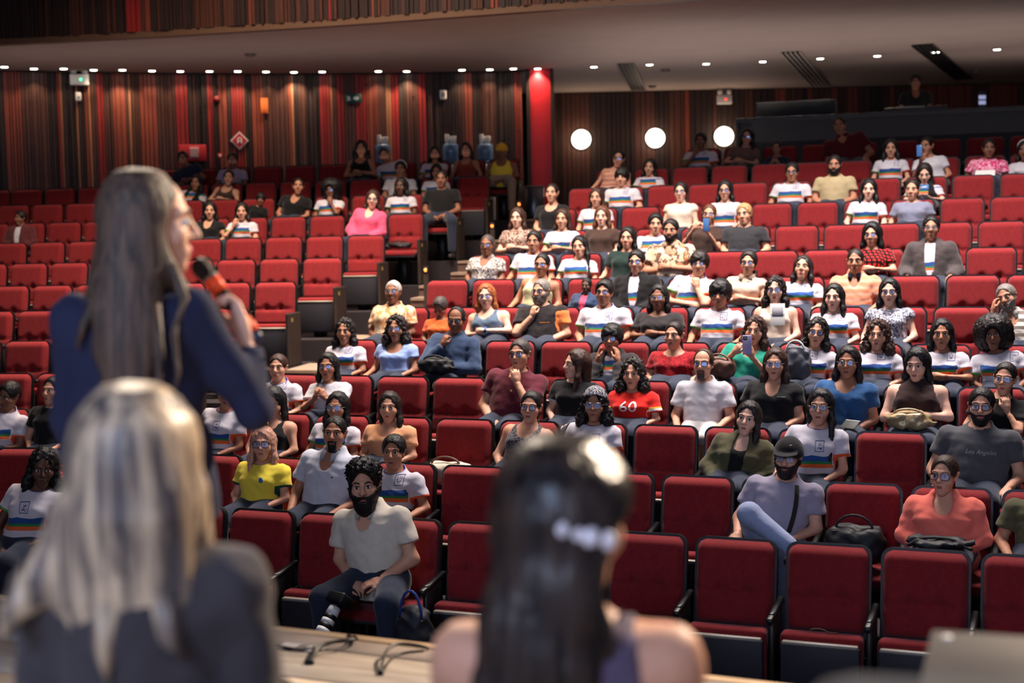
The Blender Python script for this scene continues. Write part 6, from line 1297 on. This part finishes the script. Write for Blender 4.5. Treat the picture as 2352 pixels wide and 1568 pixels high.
# low armchairs under the stage guests and one standing in for a dark shoulder in the corner
M_ARM = c('dark_armchair_fabric', (30, 32, 42))
def armchair(loc, rz, lab, bh, sh=.41):
    e = ob('armchair', None, None, loc, (0, 0, rz), None, lab, 'armchair', 'stage armchairs')
    ob('seat', box('seat', -.26, .26, -.50, .0, sh-.15, sh, M_ARM, .05, 3), e); ob('backrest', box('backrest', -.26, .26, .03, .15, sh-.15, bh, M_ARM, .05, 3), e)
    for s in (-1, 1): ob('arm', box('arm', s*.30-.035, s*.30+.035, -.58, .12, .12, .56, M_ARM, .04, 3), e)
    for sx in (-.30, .30):
        for sy in (-.52, .06): ob('leg', mesh('leg', *lathe([(.012, 0), (.02, .12)], 10), [SL[0]]), e, (sx, sy, 0))
armchair((X1, Y1+.02, 0), PI, 'low dark armchair under the blonde woman', .62); armchair((X2, Y2+.02, 0), PI-.12, 'low dark armchair under the dark-haired woman', .50, .29)
pc = at_depth(2330, 1500, 1.30); armchair((pc[0]+.06, pc[1]-.05, 0), PI-.3, 'armchair standing in for a dark blurred shoulder in the near corner', pc[2])
# grey table at the corner of the stage
h_ = .75; t0, t1, t2 = at_height(2140, 1445, h_), at_height(2352, 1460, h_), at_height(2095, 1568, h_)
ta = math.atan2(t1[1]-t0[1], t1[0]-t0[0]); tb = ob('side_table', None, None, (t0[0], t0[1], 0), (0, 0, ta), None, 'grey-topped low table at the stage edge, near right corner', 'table')
ob('table_top', box('table_top', 0, .75, -.55, 0, h_-.03, h_, mat('grey_laminate', (52, 52, 56), .45, var=.05, vscale=8), .004, 1), tb)
for x in (.04, .71):
    for y in (-.51, -.04): ob('leg', box('leg', x-.015, x+.015, y-.015, y+.015, 0, h_-.03, M_GREY), tb)
ob('screw_cap', mesh('screw_cap', *lathe([(.0, .003), (.009, .003), (.010, 0)][::-1], 14), [M_WHITE], True), tb, (.03, -.05, h_))
# cables on the boards
M_CAB = mat('black_cable', (20, 20, 22), .4)
def cable(px, lab, r=.006, zs=None):
    pts = [at_height(x, y, .006) for x, y in px]; P = []
    for i in range(len(pts)-1):
        for t in np.linspace(0, 1, 6, endpoint=False):
            a, b_, c_, d_ = pts[max(i-1, 0)], pts[i], pts[i+1], pts[min(i+2, len(pts)-1)]
            P.append(.5*((2*b_)+(-a+c_)*t+(2*a-5*b_+4*c_-d_)*t*t+(-a+3*b_-3*c_+d_)*t**3))
    P.append(pts[-1]); n = len(P)
    P = [(p[0], p[1], .007+(zs*math.sin(PI*i/(n-1)) if zs else 0)) for i, p in enumerate(P)]
    e = ob('cable', None, None, (0, 0, 0), None, None, lab, 'cable', 'stage cables'); ob('sheath', mesh('sheath', *tube(P, r, 8), [M_CAB], True), e); ob('plug', mesh('plug', *tube([P[-1], tuple(np.array(P[-1])+(np.array(P[-1])-np.array(P[-2]))*.6)], r*1.7, 8), [M_CAB], True), e)
cable([(560, 1474), (610, 1477), (660, 1488), (700, 1492), (722, 1487), (712, 1506), (706, 1520)], 'black cable taped along the stage boards beside the blonde woman')
cable([(812, 1462), (820, 1478), (800, 1487), (760, 1494), (728, 1505), (716, 1521)], 'black cable looping over the stage edge below the camera lens', zs=.03)
cable([(800, 1458), (808, 1474), (790, 1484), (750, 1489), (722, 1502), (712, 1519)], 'second black cable running beside the loop below the camera lens', zs=.02)
cable([(985, 1490), (940, 1492), (905, 1500), (885, 1515), (874, 1543)], 'black cable curving over the boards near the dark-haired woman', zs=.03)
cable([(975, 1494), (935, 1498), (910, 1505), (893, 1520), (878, 1545)], 'thin black cable just right of the curving one on the boards', .004)
e = ob('tape_strip', None, None, at_height(640, 1480, .004), (0, 0, ea), None, 'clear glossy tape strips holding the cable to the boards', 'tape')
for k in range(3): ob('tape_piece', box('tape_piece', -.10+.11*k, -.03+.11*k, -.035, .035, 0, .0015, mat('clear_tape', (200, 196, 196), .15)), e)
# technician in the sound booth
pz = at_depth(2105, 190, 24.9); tech = person((pz[0], pz[1]+.1, pz[2]-1.21), -.2, 1.0, 'dim standing technician behind the booth counter', sex='m', skin_t='d', hair='crop', hcol='black', top='polo', tmat=c('black_shirt', (20, 19, 22)), pose='lap', fine=1, pants='black', group='staff')
ob('stool', None, None, (pz[0], pz[1]+.0, pz[2]-1.21), None, None, 'tall dark stool behind the booth counter', 'stool')
stl = bpy.data.objects['stool']; ob('stool_seat', box('stool_seat', -.2, .2, -.45, -.08, 0.34, .40, M_BLACK, .02), stl); ob('stool_post', box('stool_post', -.03, .03, -.30, -.24, -(pz[2]-1.21-1.0)+.004, .37, M_GREY), stl)
e = ob('mixing_desk', None, None, (pb0[0]+3.0*math.cos(ang), pb0[1]+3.0*math.sin(ang)+.25, bz+.053), (0, 0, ang), None, 'low mixing desk on the booth counter with pale top edge', 'mixing desk')
ob('desk_body', box('desk_body', -.5, .5, -.12, .2, 0, .07, M_BLACK, .01), e); ob('desk_edge', box('desk_edge', -.32, .14, -.14, -.11, .05, .075, M_GREY, .005), e)
for key, lst in SEATS.items():
    q = ROWS[key]
    for i, s in enumerate(lst): seat_chair(q, s, i, len(lst), i == len(lst)-1)
